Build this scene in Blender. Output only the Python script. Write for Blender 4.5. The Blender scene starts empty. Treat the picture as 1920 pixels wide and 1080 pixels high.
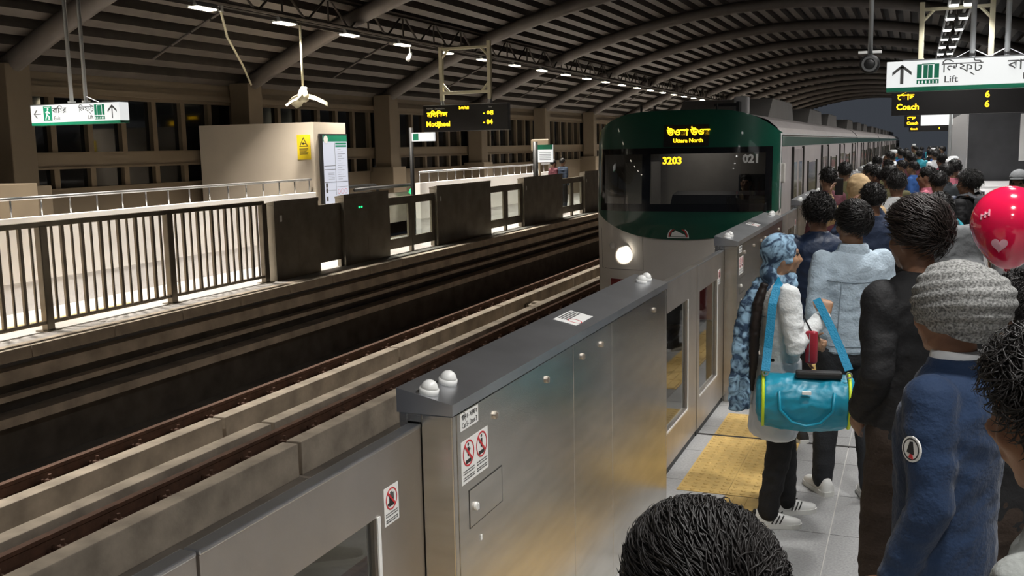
import bpy, bmesh, math, random
from mathutils import Vector, Matrix, Euler
import numpy as np

# ------------------------------------------------------------------ camera, world, exposure
scene = bpy.context.scene
COL = scene.collection
YAW, PITCH, ROLL = math.radians(22.091), math.radians(8.028), math.radians(-1.161)
CAM_Z = 2.0
def camera_matrix():
    cy, sy, cp, sp = math.cos(YAW), math.sin(YAW), math.cos(PITCH), math.sin(PITCH)
    f = Vector((-sy*cp, cy*cp, -sp)); rt = Vector((cy, sy, 0)); up = rt.cross(f)
    r2 = rt*math.cos(ROLL) + up*math.sin(ROLL)
    u2 = up*math.cos(ROLL) - rt*math.sin(ROLL)
    m = Matrix((r2, u2, -f)).transposed().to_4x4()
    m.translation = Vector((0, 0, CAM_Z))
    return m
cam_data = bpy.data.cameras.new('camera'); cam = bpy.data.objects.new('camera', cam_data)
COL.objects.link(cam); cam.matrix_world = camera_matrix()
cam_data.sensor_width = 36.0; cam_data.lens = 1866.7*36/1920; cam_data.clip_start = 0.05; cam_data.clip_end = 400
scene.camera = cam

world = bpy.data.worlds.new('night'); scene.world = world; world.use_nodes = True
wb = world.node_tree.nodes['Background']
wb.inputs[0].default_value = (0.55, 0.62, 0.75, 1); wb.inputs[1].default_value = 0.07

scene.view_settings.view_transform = 'Standard'
scene.view_settings.look = 'None'
scene.view_settings.gamma = 1.0
scene.view_settings.use_curve_mapping = False
scene.view_settings.exposure = 0.12
LAMP_NEAR = 14.0      # brightness of the visible lamp faces, near platform
LAMP_FAR = 12.0       # and of the warm ones over the far platform
WATT_NEAR, WATT_FAR = 52.0, 110.0

# ------------------------------------------------------------------ materials
def _nodes(name):
    m = bpy.data.materials.new(name); m.use_nodes = True
    nt = m.node_tree; b = nt.nodes['Principled BSDF']
    return m, nt, b
def setin(b, k, v):
    if k in b.inputs: b.inputs[k].default_value = v
def rgb(h):
    h = h.lstrip('#'); c = [int(h[i:i+2], 16)/255 for i in (0, 2, 4)]
    return tuple(x/12.92 if x <= .04045 else ((x+.055)/1.055)**2.4 for x in c)
def mat(name, col, rough=.6, metal=0.0, var=.12, scale=6.0, bump=0.0, bscale=None, spec=None, coat=0.0, stretch=None, sheen=0.0, detail=4.0):
    """procedural principled material: base colour broken up by noise, optional fine relief"""
    m, nt, b = _nodes(name)
    if isinstance(col, str): col = rgb(col)
    b.inputs['Roughness'].default_value = rough; b.inputs['Metallic'].default_value = metal
    if spec is not None: setin(b, 'Specular IOR Level', spec)
    if coat: setin(b, 'Coat Weight', coat)
    if sheen: setin(b, 'Sheen Weight', sheen)
    tc = nt.nodes.new('ShaderNodeTexCoord'); mp = nt.nodes.new('ShaderNodeMapping')
    nt.links.new(tc.outputs['Object'], mp.inputs['Vector'])
    if stretch: mp.inputs['Scale'].default_value = stretch
    n = nt.nodes.new('ShaderNodeTexNoise'); n.inputs['Scale'].default_value = scale; n.inputs['Detail'].default_value = detail
    nt.links.new(mp.outputs[0], n.inputs['Vector'])
    r = nt.nodes.new('ShaderNodeValToRGB')
    r.color_ramp.elements[0].position = .3; r.color_ramp.elements[1].position = .7
    r.color_ramp.elements[0].color = (*[max(0, c*(1-var)) for c in col], 1)
    r.color_ramp.elements[1].color = (*[min(1, c*(1+var)) for c in col], 1)
    nt.links.new(n.outputs['Fac'], r.inputs[0]); nt.links.new(r.outputs[0], b.inputs['Base Color'])
    if bump:
        n2 = nt.nodes.new('ShaderNodeTexNoise'); n2.inputs['Scale'].default_value = bscale or scale*4
        n2.inputs['Detail'].default_value = 3
        nt.links.new(mp.outputs[0], n2.inputs['Vector'])
        bp = nt.nodes.new('ShaderNodeBump'); bp.inputs['Strength'].default_value = bump; bp.inputs['Distance'].default_value = .01
        nt.links.new(n2.outputs['Fac'], bp.inputs['Height']); nt.links.new(bp.outputs[0], b.inputs['Normal'])
    return m
def emit(name, col, strength):
    m, nt, b = _nodes(name)
    if isinstance(col, str): col = rgb(col)
    b.inputs['Base Color'].default_value = (*[c*.3 for c in col], 1)
    b.inputs['Emission Color'].default_value = (*col, 1); b.inputs['Emission Strength'].default_value = strength
    return m
def glass(name, tint=(.9, .95, .93), rough=.02, mix=.12):
    """thin pane: mostly clear, with real reflection"""
    m = bpy.data.materials.new(name); m.use_nodes = True; nt = m.node_tree
    for n in list(nt.nodes): nt.nodes.remove(n)
    o = nt.nodes.new('ShaderNodeOutputMaterial'); mx = nt.nodes.new('ShaderNodeMixShader')
    t = nt.nodes.new('ShaderNodeBsdfTransparent'); g = nt.nodes.new('ShaderNodeBsdfGlossy'); fr = nt.nodes.new('ShaderNodeFresnel')
    fr.inputs['IOR'].default_value = 1.5
    t.inputs[0].default_value = (*tint, 1); g.inputs['Roughness'].default_value = rough
    ad = nt.nodes.new('ShaderNodeMath'); ad.operation = 'ADD'; ad.inputs[1].default_value = mix; ad.use_clamp = True
    ge = nt.nodes.new('ShaderNodeNewGeometry'); inv = nt.nodes.new('ShaderNodeMath'); inv.operation = 'SUBTRACT'; inv.inputs[0].default_value = 1.0
    mu = nt.nodes.new('ShaderNodeMath'); mu.operation = 'MULTIPLY'      # the inner face of the pane adds no second mirror
    nt.links.new(fr.outputs[0], ad.inputs[0]); nt.links.new(ge.outputs['Backfacing'], inv.inputs[1])
    nt.links.new(ad.outputs[0], mu.inputs[0]); nt.links.new(inv.outputs[0], mu.inputs[1]); nt.links.new(mu.outputs[0], mx.inputs[0])
    nt.links.new(t.outputs[0], mx.inputs[1]); nt.links.new(g.outputs[0], mx.inputs[2]); nt.links.new(mx.outputs[0], o.inputs[0])
    return m

M = {}
M['steel'] = mat('brushed_steel', (.60, .57, .52), .27, 1.0, .10, 3, .05, 60, stretch=(1, 1, 6))
M['steel_top'] = mat('satin_steel_cap', (.56, .57, .59), .38, 1.0, .08, 4)
M['steel_door'] = mat('door_steel', (.60, .56, .52), .40, 1.0, .10, 3, .05, 60)
M['steel_far'] = mat('shaded_steel', (.30, .27, .22), .42, 1.0, .2, 3)  # stainless steel with the unlit track-side look put into its colour
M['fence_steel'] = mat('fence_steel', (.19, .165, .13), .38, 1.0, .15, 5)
M['black'] = mat('black_plastic', (.012, .012, .012), .5, 0, .2)
M['seam'] = mat('dark_seam', (.02, .018, .015), .7, 0, .1)
M['white_plastic'] = mat('white_plastic', (.82, .82, .80), .35, 0, .03, coat=.3)
M['paper'] = mat('white_sticker', (.80, .80, .78), .5, 0, .03)
M['ink'] = mat('black_ink', (.02, .02, .02), .6, 0, .1)
M['ink_grey'] = mat('grey_ink', (.10, .10, .10), .6, 0, .1)
M['red_ink'] = mat('red_ink', (.55, .03, .04), .5, 0, .08)
M['concrete'] = mat('track_concrete', (.42, .36, .29), .9, 0, .28, 3, .4, 30)
M['slab'] = mat('track_slab', (.19, .165, .14), .9, 0, .35, 1.2, .4, 14)
M['rust'] = mat('rail_rust', (.10, .05, .032), .7, .3, .3, 8, .2, 40)
M['tan_wall'] = mat('tan_cladding', (.17, .132, .088), .65, 0, .06, 2)
M['tan_dark'] = mat('brown_band', (.17, .13, .085), .6, 0, .06, 2)
M['frame_brown'] = mat('window_frame_brown', (.17, .13, .085), .5, .3, .08, 3)
M['white_wall'] = mat('white_parapet', (.82, .80, .78), .6, 0, .03, 2)
M['parapet_skirt'] = mat('pale_skirting', (.68, .67, .67), .5, 0, .05, 20)
M['grey_skirt'] = mat('grey_granite_skirting', (.52, .51, .51), .45, 0, .10, 30)
M['roof_deck'] = mat('dark_roof_sheet', (.025, .022, .020), .7, .2, .25, 2)
M['purlin'] = mat('galvanised_purlin', (.115, .098, .085), .6, .2, .15, 4)
M['rib'] = mat('painted_rib', (.125, .108, .096), .55, .1, .12, 4)
M['truss'] = mat('dark_truss', (.085, .072, .062), .6, .2, .2, 6)
M['tile'] = mat('grey_granite_tile', (.30, .30, .30), .38, 0, .22, 90, 0, None, detail=8)
M['tile_edge'] = mat('light_grey_edge', (.40, .40, .40), .45, 0, .16, 70)
M['grout'] = mat('pale_grout', (.42, .41, .39), .8, 0, .1)
M['tactile'] = mat('yellow_tactile', (.62, .42, .14), .55, 0, .14, 14, .1, 80)
M['dark_wall'] = mat('dark_grey_wall', (.045, .046, .05), .6, 0, .15, 4)  # also holds the unlit tone of the near stair enclosure
M['cream_paint'] = mat('cream_painted_steel', (.62, .58, .42), .5, 0, .06)
M['pole_grey'] = mat('grey_painted_pole', (.30, .31, .31), .45, .2, .08)
M['board_black'] = mat('display_black', (.010, .009, .009), .35, 0, .1)
M['sign_white'] = None
M['green_sign'] = mat('sign_green', (.01, .22, .12), .4, 0, .05)
M['yellow_sign'] = mat('warning_yellow', (.75, .55, .02), .45, 0, .05)
M['amber'] = emit('amber_led', (1.0, .55, .01), 3.2)
M['amber_dim'] = emit('amber_led_dim', (1.0, .35, .02), .35)
M['green_led'] = emit('green_led', (.02, 1.0, .25), 1.6)
M['lamp_cool'] = emit('cool_lamp', (1.0, .98, .94), LAMP_NEAR)
M['lamp_warm'] = emit('warm_lamp', (1.0, .92, .74), LAMP_FAR)
M['head_lamp'] = emit('headlamp', (1.0, .93, .78), 120)
M['lightbox'] = emit('lit_sign_face', (.95, .97, .96), .72)
M['poster'] = emit('lit_poster_face', (.72, .75, .86), .62)
M['glass'] = glass('clear_pane')
M['door_glass'] = glass('gate_glass', (.84, .87, .85), .03, .06)
M['night_glass'] = mat('night_window', (.006, .007, .008), .06, 0, .3, 1.5, spec=.6)

# ------------------------------------------------------------------ mesh builder
class MB:
    def __init__(s): s.v = []; s.f = []
    def add(s, verts, faces):
        o = len(s.v); s.v += [tuple(v) for v in verts]; s.f += [tuple(i+o for i in f) for f in faces]; return s
    def box(s, x0, x1, y0, y1, z0, z1):
        if x0 > x1: x0, x1 = x1, x0
        if y0 > y1: y0, y1 = y1, y0
        if z0 > z1: z0, z1 = z1, z0
        return s.add([(x0,y0,z0),(x1,y0,z0),(x1,y1,z0),(x0,y1,z0),(x0,y0,z1),(x1,y0,z1),(x1,y1,z1),(x0,y1,z1)],
                     [(3,2,1,0),(4,5,6,7),(0,1,5,4),(1,2,6,5),(2,3,7,6),(3,0,4,7)])
    def bbox(s, x0, x1, y0, y1, z0, z1, b=.01):
        """box with chamfered vertical + top/bottom edges (all 12)"""
        bm = bmesh.new(); bmesh.ops.create_cube(bm, size=1)
        for v in bm.verts:
            v.co = Vector(((x0+x1)/2+v.co.x*(x1-x0), (y0+y1)/2+v.co.y*(y1-y0), (z0+z1)/2+v.co.z*(z1-z0)))
        bmesh.ops.bevel(bm, geom=bm.edges[:], offset=b, segments=2, profile=.6, affect='EDGES')
        bm.verts.index_update()
        s.add([v.co[:] for v in bm.verts], [tuple(v.index for v in f.verts) for f in bm.faces]); bm.free(); return s
    def prism(s, poly, axis, a, b):
        """poly: list of 2d points; extruded along axis from a to b. axis 'y': (x,z); 'x': (y,z); 'z': (x,y)"""
        def P(p, t): return {'y': (p[0], t, p[1]), 'x': (t, p[0], p[1]), 'z': (p[0], p[1], t)}[axis]
        n = len(poly); vs = [P(p, a) for p in poly]+[P(p, b) for p in poly]
        fs = [tuple(range(n))[::-1], tuple(range(n, 2*n))]+[(i, (i+1) % n, n+(i+1) % n, n+i) for i in range(n)]
        return s.add(vs, fs)
    def tube(s, pts, rad, n=10, cap=True, flat=None):
        pts = [Vector(p) for p in pts]
        if not hasattr(rad, '__len__'): rad = [rad]*len(pts)
        rings = []; prev = None
        for i, p in enumerate(pts):
            d = (pts[min(i+1, len(pts)-1)]-pts[max(i-1, 0)]).normalized()
            if prev is None:
                u = d.orthogonal().normalized()
                if abs(d.z) < .95: u = d.cross(Vector((0, 0, 1))).normalized()
            else:
                u = (prev-d*prev.dot(d)).normalized()
            prev = u; w = d.cross(u)
            rr = rad[i]; ra, rb = (rr if hasattr(rr, '__len__') else (rr, rr))
            rings.append([p+u*ra*math.cos(2*math.pi*k/n)+w*rb*math.sin(2*math.pi*k/n) for k in range(n)])
        vs = [v[:] for r in rings for v in r]; fs = []
        for i in range(len(rings)-1):
            for k in range(n):
                a = i*n+k; b = i*n+(k+1) % n
                fs.append((a, b, b+n, a+n))
        if cap:
            fs.append(tuple(range(n))[::-1]); fs.append(tuple(range((len(rings)-1)*n, len(rings)*n)))
        return s.add(vs, fs)
    def ball(s, c, r, seg=14, rings=9, rot=None, zmin=-1.0):
        """ellipsoid; r scalar or 3-tuple; rot = Matrix 3x3; zmin cuts a dome (-1 = whole)"""
        if not hasattr(r, '__len__'): r = (r, r, r)
        c = Vector(c); vs = []; fs = []
        t0 = math.acos(max(-1, min(1, zmin)))
        for i in range(rings+1):
            t = t0*i/rings
            for k in range(seg):
                a = 2*math.pi*k/seg
                p = Vector((r[0]*math.sin(t)*math.cos(a), r[1]*math.sin(t)*math.sin(a), r[2]*math.cos(t)))
                if rot is not None: p = rot @ p
                vs.append((c+p)[:])
        for i in range(rings):
            for k in range(seg):
                a = i*seg+k; b = i*seg+(k+1) % seg
                fs.append((a, a+seg, b+seg, b))
        if zmin > -1: fs.append(tuple(range(rings*seg, (rings+1)*seg))[::-1])
        return s.add(vs, fs)
    def disc(s, c, r, axis='y', t=.004, n=24, r_in=0.0):
        """flat disc or ring of thickness t, facing the axis"""
        def P(a, rr, h):
            u, w = rr*math.cos(a), rr*math.sin(a)
            return {'y': (c[0]+u, c[1]+h, c[2]+w), 'x': (c[0]+h, c[1]+u, c[2]+w), 'z': (c[0]+u, c[1]+w, c[2]+h)}[axis]
        vs = []; fs = []
        for k in range(n):
            a = 2*math.pi*k/n
            vs += [P(a, r, -t/2), P(a, r, t/2), P(a, r_in, -t/2), P(a, r_in, t/2)]
        for k in range(n):
            i = 4*k; j = 4*((k+1) % n)
            fs += [(i, j, j+1, i+1), (i+1, j+1, j+3, i+3), (i+2, i+3, j+3, j+2), (i, i+2, j+2, j)]
        return s.add(vs, fs)
    def mesh(s, name, smooth=False):
        me = bpy.data.meshes.new(name); me.from_pydata(s.v, [], s.f); me.validate()
        bm = bmesh.new(); bm.from_mesh(me); bmesh.ops.recalc_face_normals(bm, faces=bm.faces); bm.to_mesh(me); bm.free()
        if smooth: me.polygons.foreach_set('use_smooth', [True]*len(me.polygons))
        return me
    def build(s, name, m, parent=None, smooth=False, loc=None):
        return link(name, s.mesh(name, smooth), m, parent, loc)
def link(name, me, m=None, parent=None, loc=None, rot=None):
    o = bpy.data.objects.new(name, me); COL.objects.link(o)
    if m is not None:
        m = M[m] if isinstance(m, str) else m
        if me.materials:
            o.material_slots[0].link = 'OBJECT'; o.material_slots[0].material = m
        else: me.materials.append(m)
    if parent is not None: o.parent = parent
    if loc is not None: o.location = loc
    if rot is not None: o.rotation_euler = rot
    return o
def tag(o, label=None, cat=None, group=None, kind=None):
    if label: o['label'] = label
    if cat: o['category'] = cat
    if group: o['group'] = group
    if kind: o['kind'] = kind
    return o
def thing(name, label, cat, loc=(0, 0, 0), rz=0.0, group=None):
    o = bpy.data.objects.new(name, None); COL.objects.link(o); o.empty_display_size = .2
    o.location = loc; o.rotation_euler = (0, 0, rz)
    return tag(o, label, cat, group)
def struct(name, mb, m, smooth=False):
    return tag(mb.build(name, m, None, smooth), kind='structure')
def dup(root, loc=None, rz=None, label=None, group=None):
    r = root.copy(); COL.objects.link(r)
    if loc is not None: r.location = loc
    if rz is not None: r.rotation_euler = (0, 0, rz)
    if label: r['label'] = label
    if group: r['group'] = group
    for ch in list(root.children):
        c = ch.copy(); COL.objects.link(c); c.parent = r
        for g in list(ch.children):
            d = g.copy(); COL.objects.link(d); d.parent = c
    return r
def text_mesh(body, size, align='CENTER', extrude=.0012, bold=0.0, squash=1.0):
    """lettering as a thin mesh, reading along +X, upright along +Z, facing -Y"""
    cu = bpy.data.curves.new('lettering', 'FONT'); cu.body = body; cu.size = size; cu.align_x = align; cu.align_y = 'CENTER'
    cu.extrude = extrude; cu.offset = bold; cu.resolution_u = 2
    o = bpy.data.objects.new('lettering', cu); COL.objects.link(o)
    dg = bpy.context.evaluated_depsgraph_get(); dg.update()
    if 'ফ' in body:                       # glyph drawn with overlapping contours: fill every outer contour by itself
        cv = o.evaluated_get(dg).to_curve(dg); spl = []
        for sp in cv.splines:
            pts = [(q.co.copy(), q.handle_left.copy(), q.handle_right.copy()) for q in sp.bezier_points]
            poly = []
            for i, q in enumerate(pts):
                nx = pts[(i+1) % len(pts)]
                for t in (0, .25, .5, .75):
                    u = 1-t; poly.append(q[0]*u**3+q[2]*3*u*u*t+nx[1]*3*u*t*t+nx[0]*t**3)
            ar = sum(poly[i-1].x*poly[i].y-poly[i].x*poly[i-1].y for i in range(len(poly)))/2
            spl.append((ar, poly))
        sign = max(spl, key=lambda q: abs(q[0]))[0]
        def inside(pt, poly):
            c = False
            for i in range(len(poly)):
                a_, b_ = poly[i-1], poly[i]
                if (a_.y > pt.y) != (b_.y > pt.y) and pt.x < (b_.x-a_.x)*(pt.y-a_.y)/(b_.y-a_.y)+a_.x: c = not c
            return c
        cu2 = []; mbx = MB()
        for ar, poly in spl:
            if ar*sign < 0: continue
            holes = [h for ah, h in spl if ah*sign < 0 and inside(h[0], poly)]
            from mathutils.geometry import tessellate_polygon
            loops = [poly]+holes; flat = [v for l in loops for v in l]
            tris = tessellate_polygon([[Vector((v.x, v.y, 0)) for v in l] for l in loops])
            mbx.add([(v.x, v.y, extrude) for v in flat], [tuple(t) for t in tris])
        me = bpy.data.meshes.new('lettering'); me.from_pydata(mbx.v, [], mbx.f); me.validate()
    else:
        me = bpy.data.meshes.new_from_object(o.evaluated_get(dg))
    bpy.data.objects.remove(o); bpy.data.curves.remove(cu)
    co = np.empty(len(me.vertices)*3); me.vertices.foreach_get('co', co); co = co.reshape(-1, 3)
    if len(co):
        new = np.column_stack([co[:, 0]*squash, -co[:, 2], co[:, 1]])
        me.vertices.foreach_set('co', new.ravel())
    me.materials.clear(); me.name = 'lettering'; me.update()
    return me
def text(body, size, m, parent, loc, rz=0.0, align='CENTER', bold=0.0, name='lettering', squash=1.0, extrude=.0012):
    return link(name, text_mesh(body, size, align, extrude, bold, squash), m, parent, loc, (0, 0, rz))
# ================================================================== THE STATION SHELL
Y_END = 104.0
RIB_Y0, RIB_STEP = 11.8, 6.05
def roof_z(x): return 5.8-.0272*(x+3.6)**2

# ---- near platform floor: slab, granite tiles, edge stones, yellow tactile tiles
floor = struct('floor', MB().box(-1.50, 4.6, -4, Y_END, -.40, -.004), 'grout')
tile_me = MB().bbox(0, .594, 0, .594, -.02, 0, .0015).mesh('tile')
edge_me = MB().bbox(0, .534, 0, .594, -.02, 0, .0015).mesh('edge_tile')
ny = 0
for j in range(-4, 29):
    y = 5.13+.6*j
    link('edge_tile', edge_me, 'tile_edge', floor, (-1.487, y+.003, 0))
    for i in range(7):
        link('tile', tile_me, 'tile', floor, (-.947+.6*i, y+.003, 0))
far_tiles = MB()
for j in range(29, 150):
    y = 5.13+.6*j
    if y > Y_END-1: break
    for i in range(8):
        x = -.947+.6*(i-1); far_tiles.box(x, x+.594, y, y+.594, -.02, 0)
tag(far_tiles.build('far_tiles', 'tile', floor), kind='stuff')
def tactile_mesh(n, size, bars=False):
    mb = MB().bbox(0, size, 0, size, 0, .004, .001)
    if bars:
        for k in range(4):
            x = size*(k+.5)/4; mb.bbox(x-.017, x+.017, .012, size-.012, .0035, .009, .002)
    else:
        for a in range(n):
            for b in range(n):
                cx, cy = size*(a+.5)/n, size*(b+.5)/n
                v = []; q = 8
                for rr, h in ((.0165, .0038), (.012, .0085)):
                    v += [(cx+rr*math.cos(2*math.pi*t/q), cy+rr*math.sin(2*math.pi*t/q), h) for t in range(q)]
                mb.add(v, [(t, (t+1) % q, q+(t+1) % q, q+t) for t in range(q)]+[tuple(range(q, 2*q))])
    return mb.mesh('tactile_tile')
tac_me = tactile_mesh(5, .287); bar_me = tactile_mesh(4, .297, True)
for k in range(-1, 4):
    y0 = 5.54+5.08*k
    for i in range(2):
        for j in range(6):
            yy = y0+.2885*j+(.034 if j > 3 else 0)
            link('tactile_tile', tac_me, 'tactile', floor, (-1.237+.2885*i, yy, 0))
    for j in range(9):
        link('guide_tile', bar_me, 'tactile', floor, (-.95, y0-.31-.30*j, 0))
tag(MB().box(-1.49, 4.4, 6.70, 6.725, -.004, .0035).build('trim_1', 'seam'), kind='structure')

# ---- track bed, near and far rails
struct('track_slab', MB().box(-9.3, -1.52, -4, Y_END, -1.75, -1.35), 'slab')
tag(bpy.data.objects['track_slab'], 'dark concrete slab carrying both tracks between the platforms', 'track bed')
bpy.data.objects['track_slab']['kind'] = 'structure'
clip_me = None
def rail_profile(x):
    return [(x-.07, -1.20), (x+.07, -1.20), (x+.07, -1.185), (x+.012, -1.165), (x+.012, -1.085), (x+.036, -1.07), (x+.036, -1.035),
            (x-.036, -1.035), (x-.036, -1.07), (x-.012, -1.085), (x-.012, -1.165), (x-.07, -1.185)]
def make_track(label, xs, detail):
    t = thing('railway_track', label, 'track', (0, 0, -1.35))
    for x in xs:
        MB().prism([(a, b+1.35) for a, b in rail_profile(x)], 'y', -4, Y_END).build('rail', 'rust', t)
        MB().box(x-.10, x+.20 if x < -7 else x+.10, -4, Y_END, .0, .13).build('rail_bed', 'slab', t)
        if detail:
            cm = MB()
            cm.bbox(-.095, .095, -.07, .07, .13, .155, .006)
            for sgn in (-1, 1):
                if sgn < 0: continue
                cm.bbox(.10, .245, -.055, .055, .13, .20, .01); cm.bbox(.14, .225, -.035, .035, .20, .255, .01); cm.tube([(.18, 0, .25), (.18, 0, .30)], .018, 6)
                cm.bbox(sgn*.068-.022, sgn*.068+.022, -.05, .05, .155, .20, .01)
                cm.tube([(sgn*.075, 0, .16), (sgn*.075, 0, .235)], .016, 6)
                cm.tube([(sgn*.075, -.04, .20), (sgn*.045, 0, .185), (sgn*.075, .04, .20)], .010, 5)
            cme = cm.mesh('fastener')
            k = 0; y = 4.5
            while y < 34:
                link('fastener', cme, 'rust', t, (x, y, 0)); y += .612
    return t
far_track = make_track('rusty brown rails of the far empty track with clip fasteners', (-7.885, -6.45), True)
near_track = make_track('rails of the near track under the arriving train', (-3.717, -2.283), False)
upm = {}
for (x0, x1, name) in ((-7.41, -7.23, 'a'), (-6.74, -6.56, 'b'), (-6.03, -5.84, 'c')):
    L0 = 4.14
    off = 0 if name != 'c' else -.55
    for k in range(-2, 10):
        y0 = 9.02+4.2*k+off
        g = {'a': 'left', 'b': 'middle', 'c': 'right'}[name]
        mb = MB().bbox(-(x1-x0)/2, (x1-x0)/2, 0, L0, 0, .36, .012)
        key = (round(x1-x0, 3),)
        if key not in upm: upm[key] = mb.mesh('guard_plinth')
        near = ['nearest', 'second', 'third', 'fourth', 'fifth', 'sixth', 'seventh', 'eighth', 'ninth', 'tenth', 'eleventh', 'twelfth'][k+2]
        o = link('guard_plinth', upm[key], 'concrete', None, ((x0+x1)/2, y0, -1.35))
        tag(o, f'{near} concrete guard block in the {g} row beside the far rails', 'concrete block', f'{g} row of guard blocks')
cb = MB().bbox(-.22, .22, -.16, .16, 0, .22, .02); cb.bbox(-.12, .12, -.1, .1, .22, .26, .01)
tag(cb.build('trackside_box', 'concrete', None, False, (-6.98, 18.6, -1.35)), 'small concrete box lying between the far rails ahead of the train', 'box')

# ---- far platform: floor, edge coping, trays on the edge wall
fl2 = struct('floor', MB().box(-13.6, -8.95, -4, Y_END, -.4, 0), mat('far_floor', (.36, .345, .33), .4, 0, .12, 40))
cop_me = MB().bbox(0, .25, 0, 1.19, -.13, .004, .008).mesh('coping')
for k in range(30):
    link('coping', cop_me, 'concrete', fl2, (-8.99, 3.0+1.2*k, 0))
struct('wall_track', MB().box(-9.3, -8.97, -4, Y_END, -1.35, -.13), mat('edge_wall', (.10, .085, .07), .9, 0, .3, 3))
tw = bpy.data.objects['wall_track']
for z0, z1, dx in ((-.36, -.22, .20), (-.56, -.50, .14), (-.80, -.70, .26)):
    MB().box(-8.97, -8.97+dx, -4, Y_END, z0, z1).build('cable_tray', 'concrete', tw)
yt_me = tactile_mesh(5, .297)
for j in range(22):
    link('tactile_tile', yt_me, 'tactile', fl2, (-9.95, 4.0+.3*j, 0))

# ---- left wall: tan dado, two bands of night windows, mullions, beams
XW = -13.6
wl = struct('wall_left', MB().box(XW-.3, XW, -2, Y_END, 0, 1.42), 'tan_wall')
def wl_part(name, m, *b): return MB().box(*b).build(name, m, wl)
wl_part('band', 'tan_dark', XW-.3, XW+.06, -2, Y_END, 1.82, 2.04)
wl_part('sill', 'frame_brown', XW-.3, XW+.09, -2, Y_END, 1.42, 1.46)
wl_part('band_edge', 'frame_brown', XW-.3, XW+.09, -2, Y_END, 2.04, 2.075)
wl_part('band_edge', 'frame_brown', XW-.3, XW+.09, -2, Y_END, 1.785, 1.82)
wl_part('head_trim', 'frame_brown', XW-.3, XW+.07, -2, Y_END, 3.0, 3.06)
wl_part('head_trim', 'tan_dark', XW-.3, XW+.12, -2, Y_END, 3.06, 3.17)
wl_part('head_trim', 'frame_brown', XW-.3, XW+.07, -2, Y_END, 3.17, 3.25)
wl_part('fascia', 'tan_wall', XW-.3, XW+.03, -2, Y_END, 3.25, 3.72)
pane_u = MB().box(-.02, .02, .06, .756, 2.075, 3.0).mesh('window_pane')
pane_l = MB().box(-.02, .02, .06, .756, 1.46, 1.785).mesh('window_pane')
mul_u = MB().box(-.06, .05, -.06, .06, 2.075, 3.0).mesh('mullion')
mul_l = MB().box(-.06, .05, -.06, .06, 1.46, 1.785).mesh('mullion')
for k in range(-4, 60):
    y = 12.92+.816*k
    link('window_pane', pane_u, 'night_glass', wl, (XW-.06, y, 0)); link('window_pane', pane_l, 'night_glass', wl, (XW-.06, y, 0))
    link('mullion', mul_u, 'frame_brown', wl, (XW, y, 0)); link('mullion', mul_l, 'frame_brown', wl, (XW, y, 0))
wl_part('dark_glazing', 'night_glass', XW-.2, XW-.1, 61, Y_END, 1.46, 3.0)

col_me = MB().bbox(-.24, .24, -.24, .24, 0, 3.45, .02).mesh('shaft')
base_me = MB().bbox(-.36, .36, -.36, .36, 0, 1.55, .02).mesh('cladding')
ordn = ['first', 'second', 'third', 'fourth', 'fifth', 'sixth', 'seventh', 'eighth', 'ninth', 'tenth', 'eleventh', 'twelfth', 'thirteenth', 'fourteenth', 'fifteenth', 'sixteenth']
for k in range(-1, 14):
    y = RIB_Y0+RIB_STEP*k
    c = thing('column', f'{ordn[k+1]} tan column along the left window wall, counted from the camera', 'column', (-13.25, y, 0), 0, 'columns of the left wall')
    link('shaft', col_me, 'tan_wall', c); link('cladding', base_me, 'tan_wall', c)

# ---- right wall (behind the near platform) and platform-end wall
struct('wall_right', MB().box(4.2, 4.5, -4, Y_END, 0, 4.3), 'dark_wall')

# ---- roof: dark deck, long purlins, round arch ribs
xs = [-14.2+.45*i for i in range(42)]
deck = MB(); n = len(xs)
vs = [(x, yy, roof_z(x)+.52+t) for t in (0, .06) for yy in (-4, Y_END) for x in xs]
fs = []
for i in range(n-1):
    fs += [(i, i+1, n+i+1, n+i), (2*n+i, 3*n+i, 3*n+i+1, 2*n+i+1)]
deck.add(vs, fs)
ceil = struct('ceiling', deck, 'roof_deck')
x = -13.45; k = 0
while x < 4.2:
    sl = math.atan(-.0544*(x+3.6)); c, s_ = math.cos(sl), math.sin(sl)
    pr = [(-.10, 0), (.10, 0), (.10, .20), (-.10, .20)]
    zc = roof_z(x)+.29
    MB().prism([(x+a*c-b*s_, zc+a*s_+b*c) for a, b in pr], 'y', -4, Y_END).build('purlin', 'purlin', ceil)
    x += .42
rx = [-13.3+i*(17.6/28) for i in range(29)]
for k in range(-1, 15):
    y = RIB_Y0+RIB_STEP*k
    MB().tube([(x, y, roof_z(x)+.12) for x in rx], .165, 12).build('rib', 'rib', ceil, True)
    for xr in (-12.9, -12.45, -12.0, -11.55):
        MB().tube([(xr, y+2.9, roof_z(xr)+.27), (xr+.42, y+2.9, roof_z(xr+.42)+.27)], .022, 6).build('sag_rod', 'rib', ceil)

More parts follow.
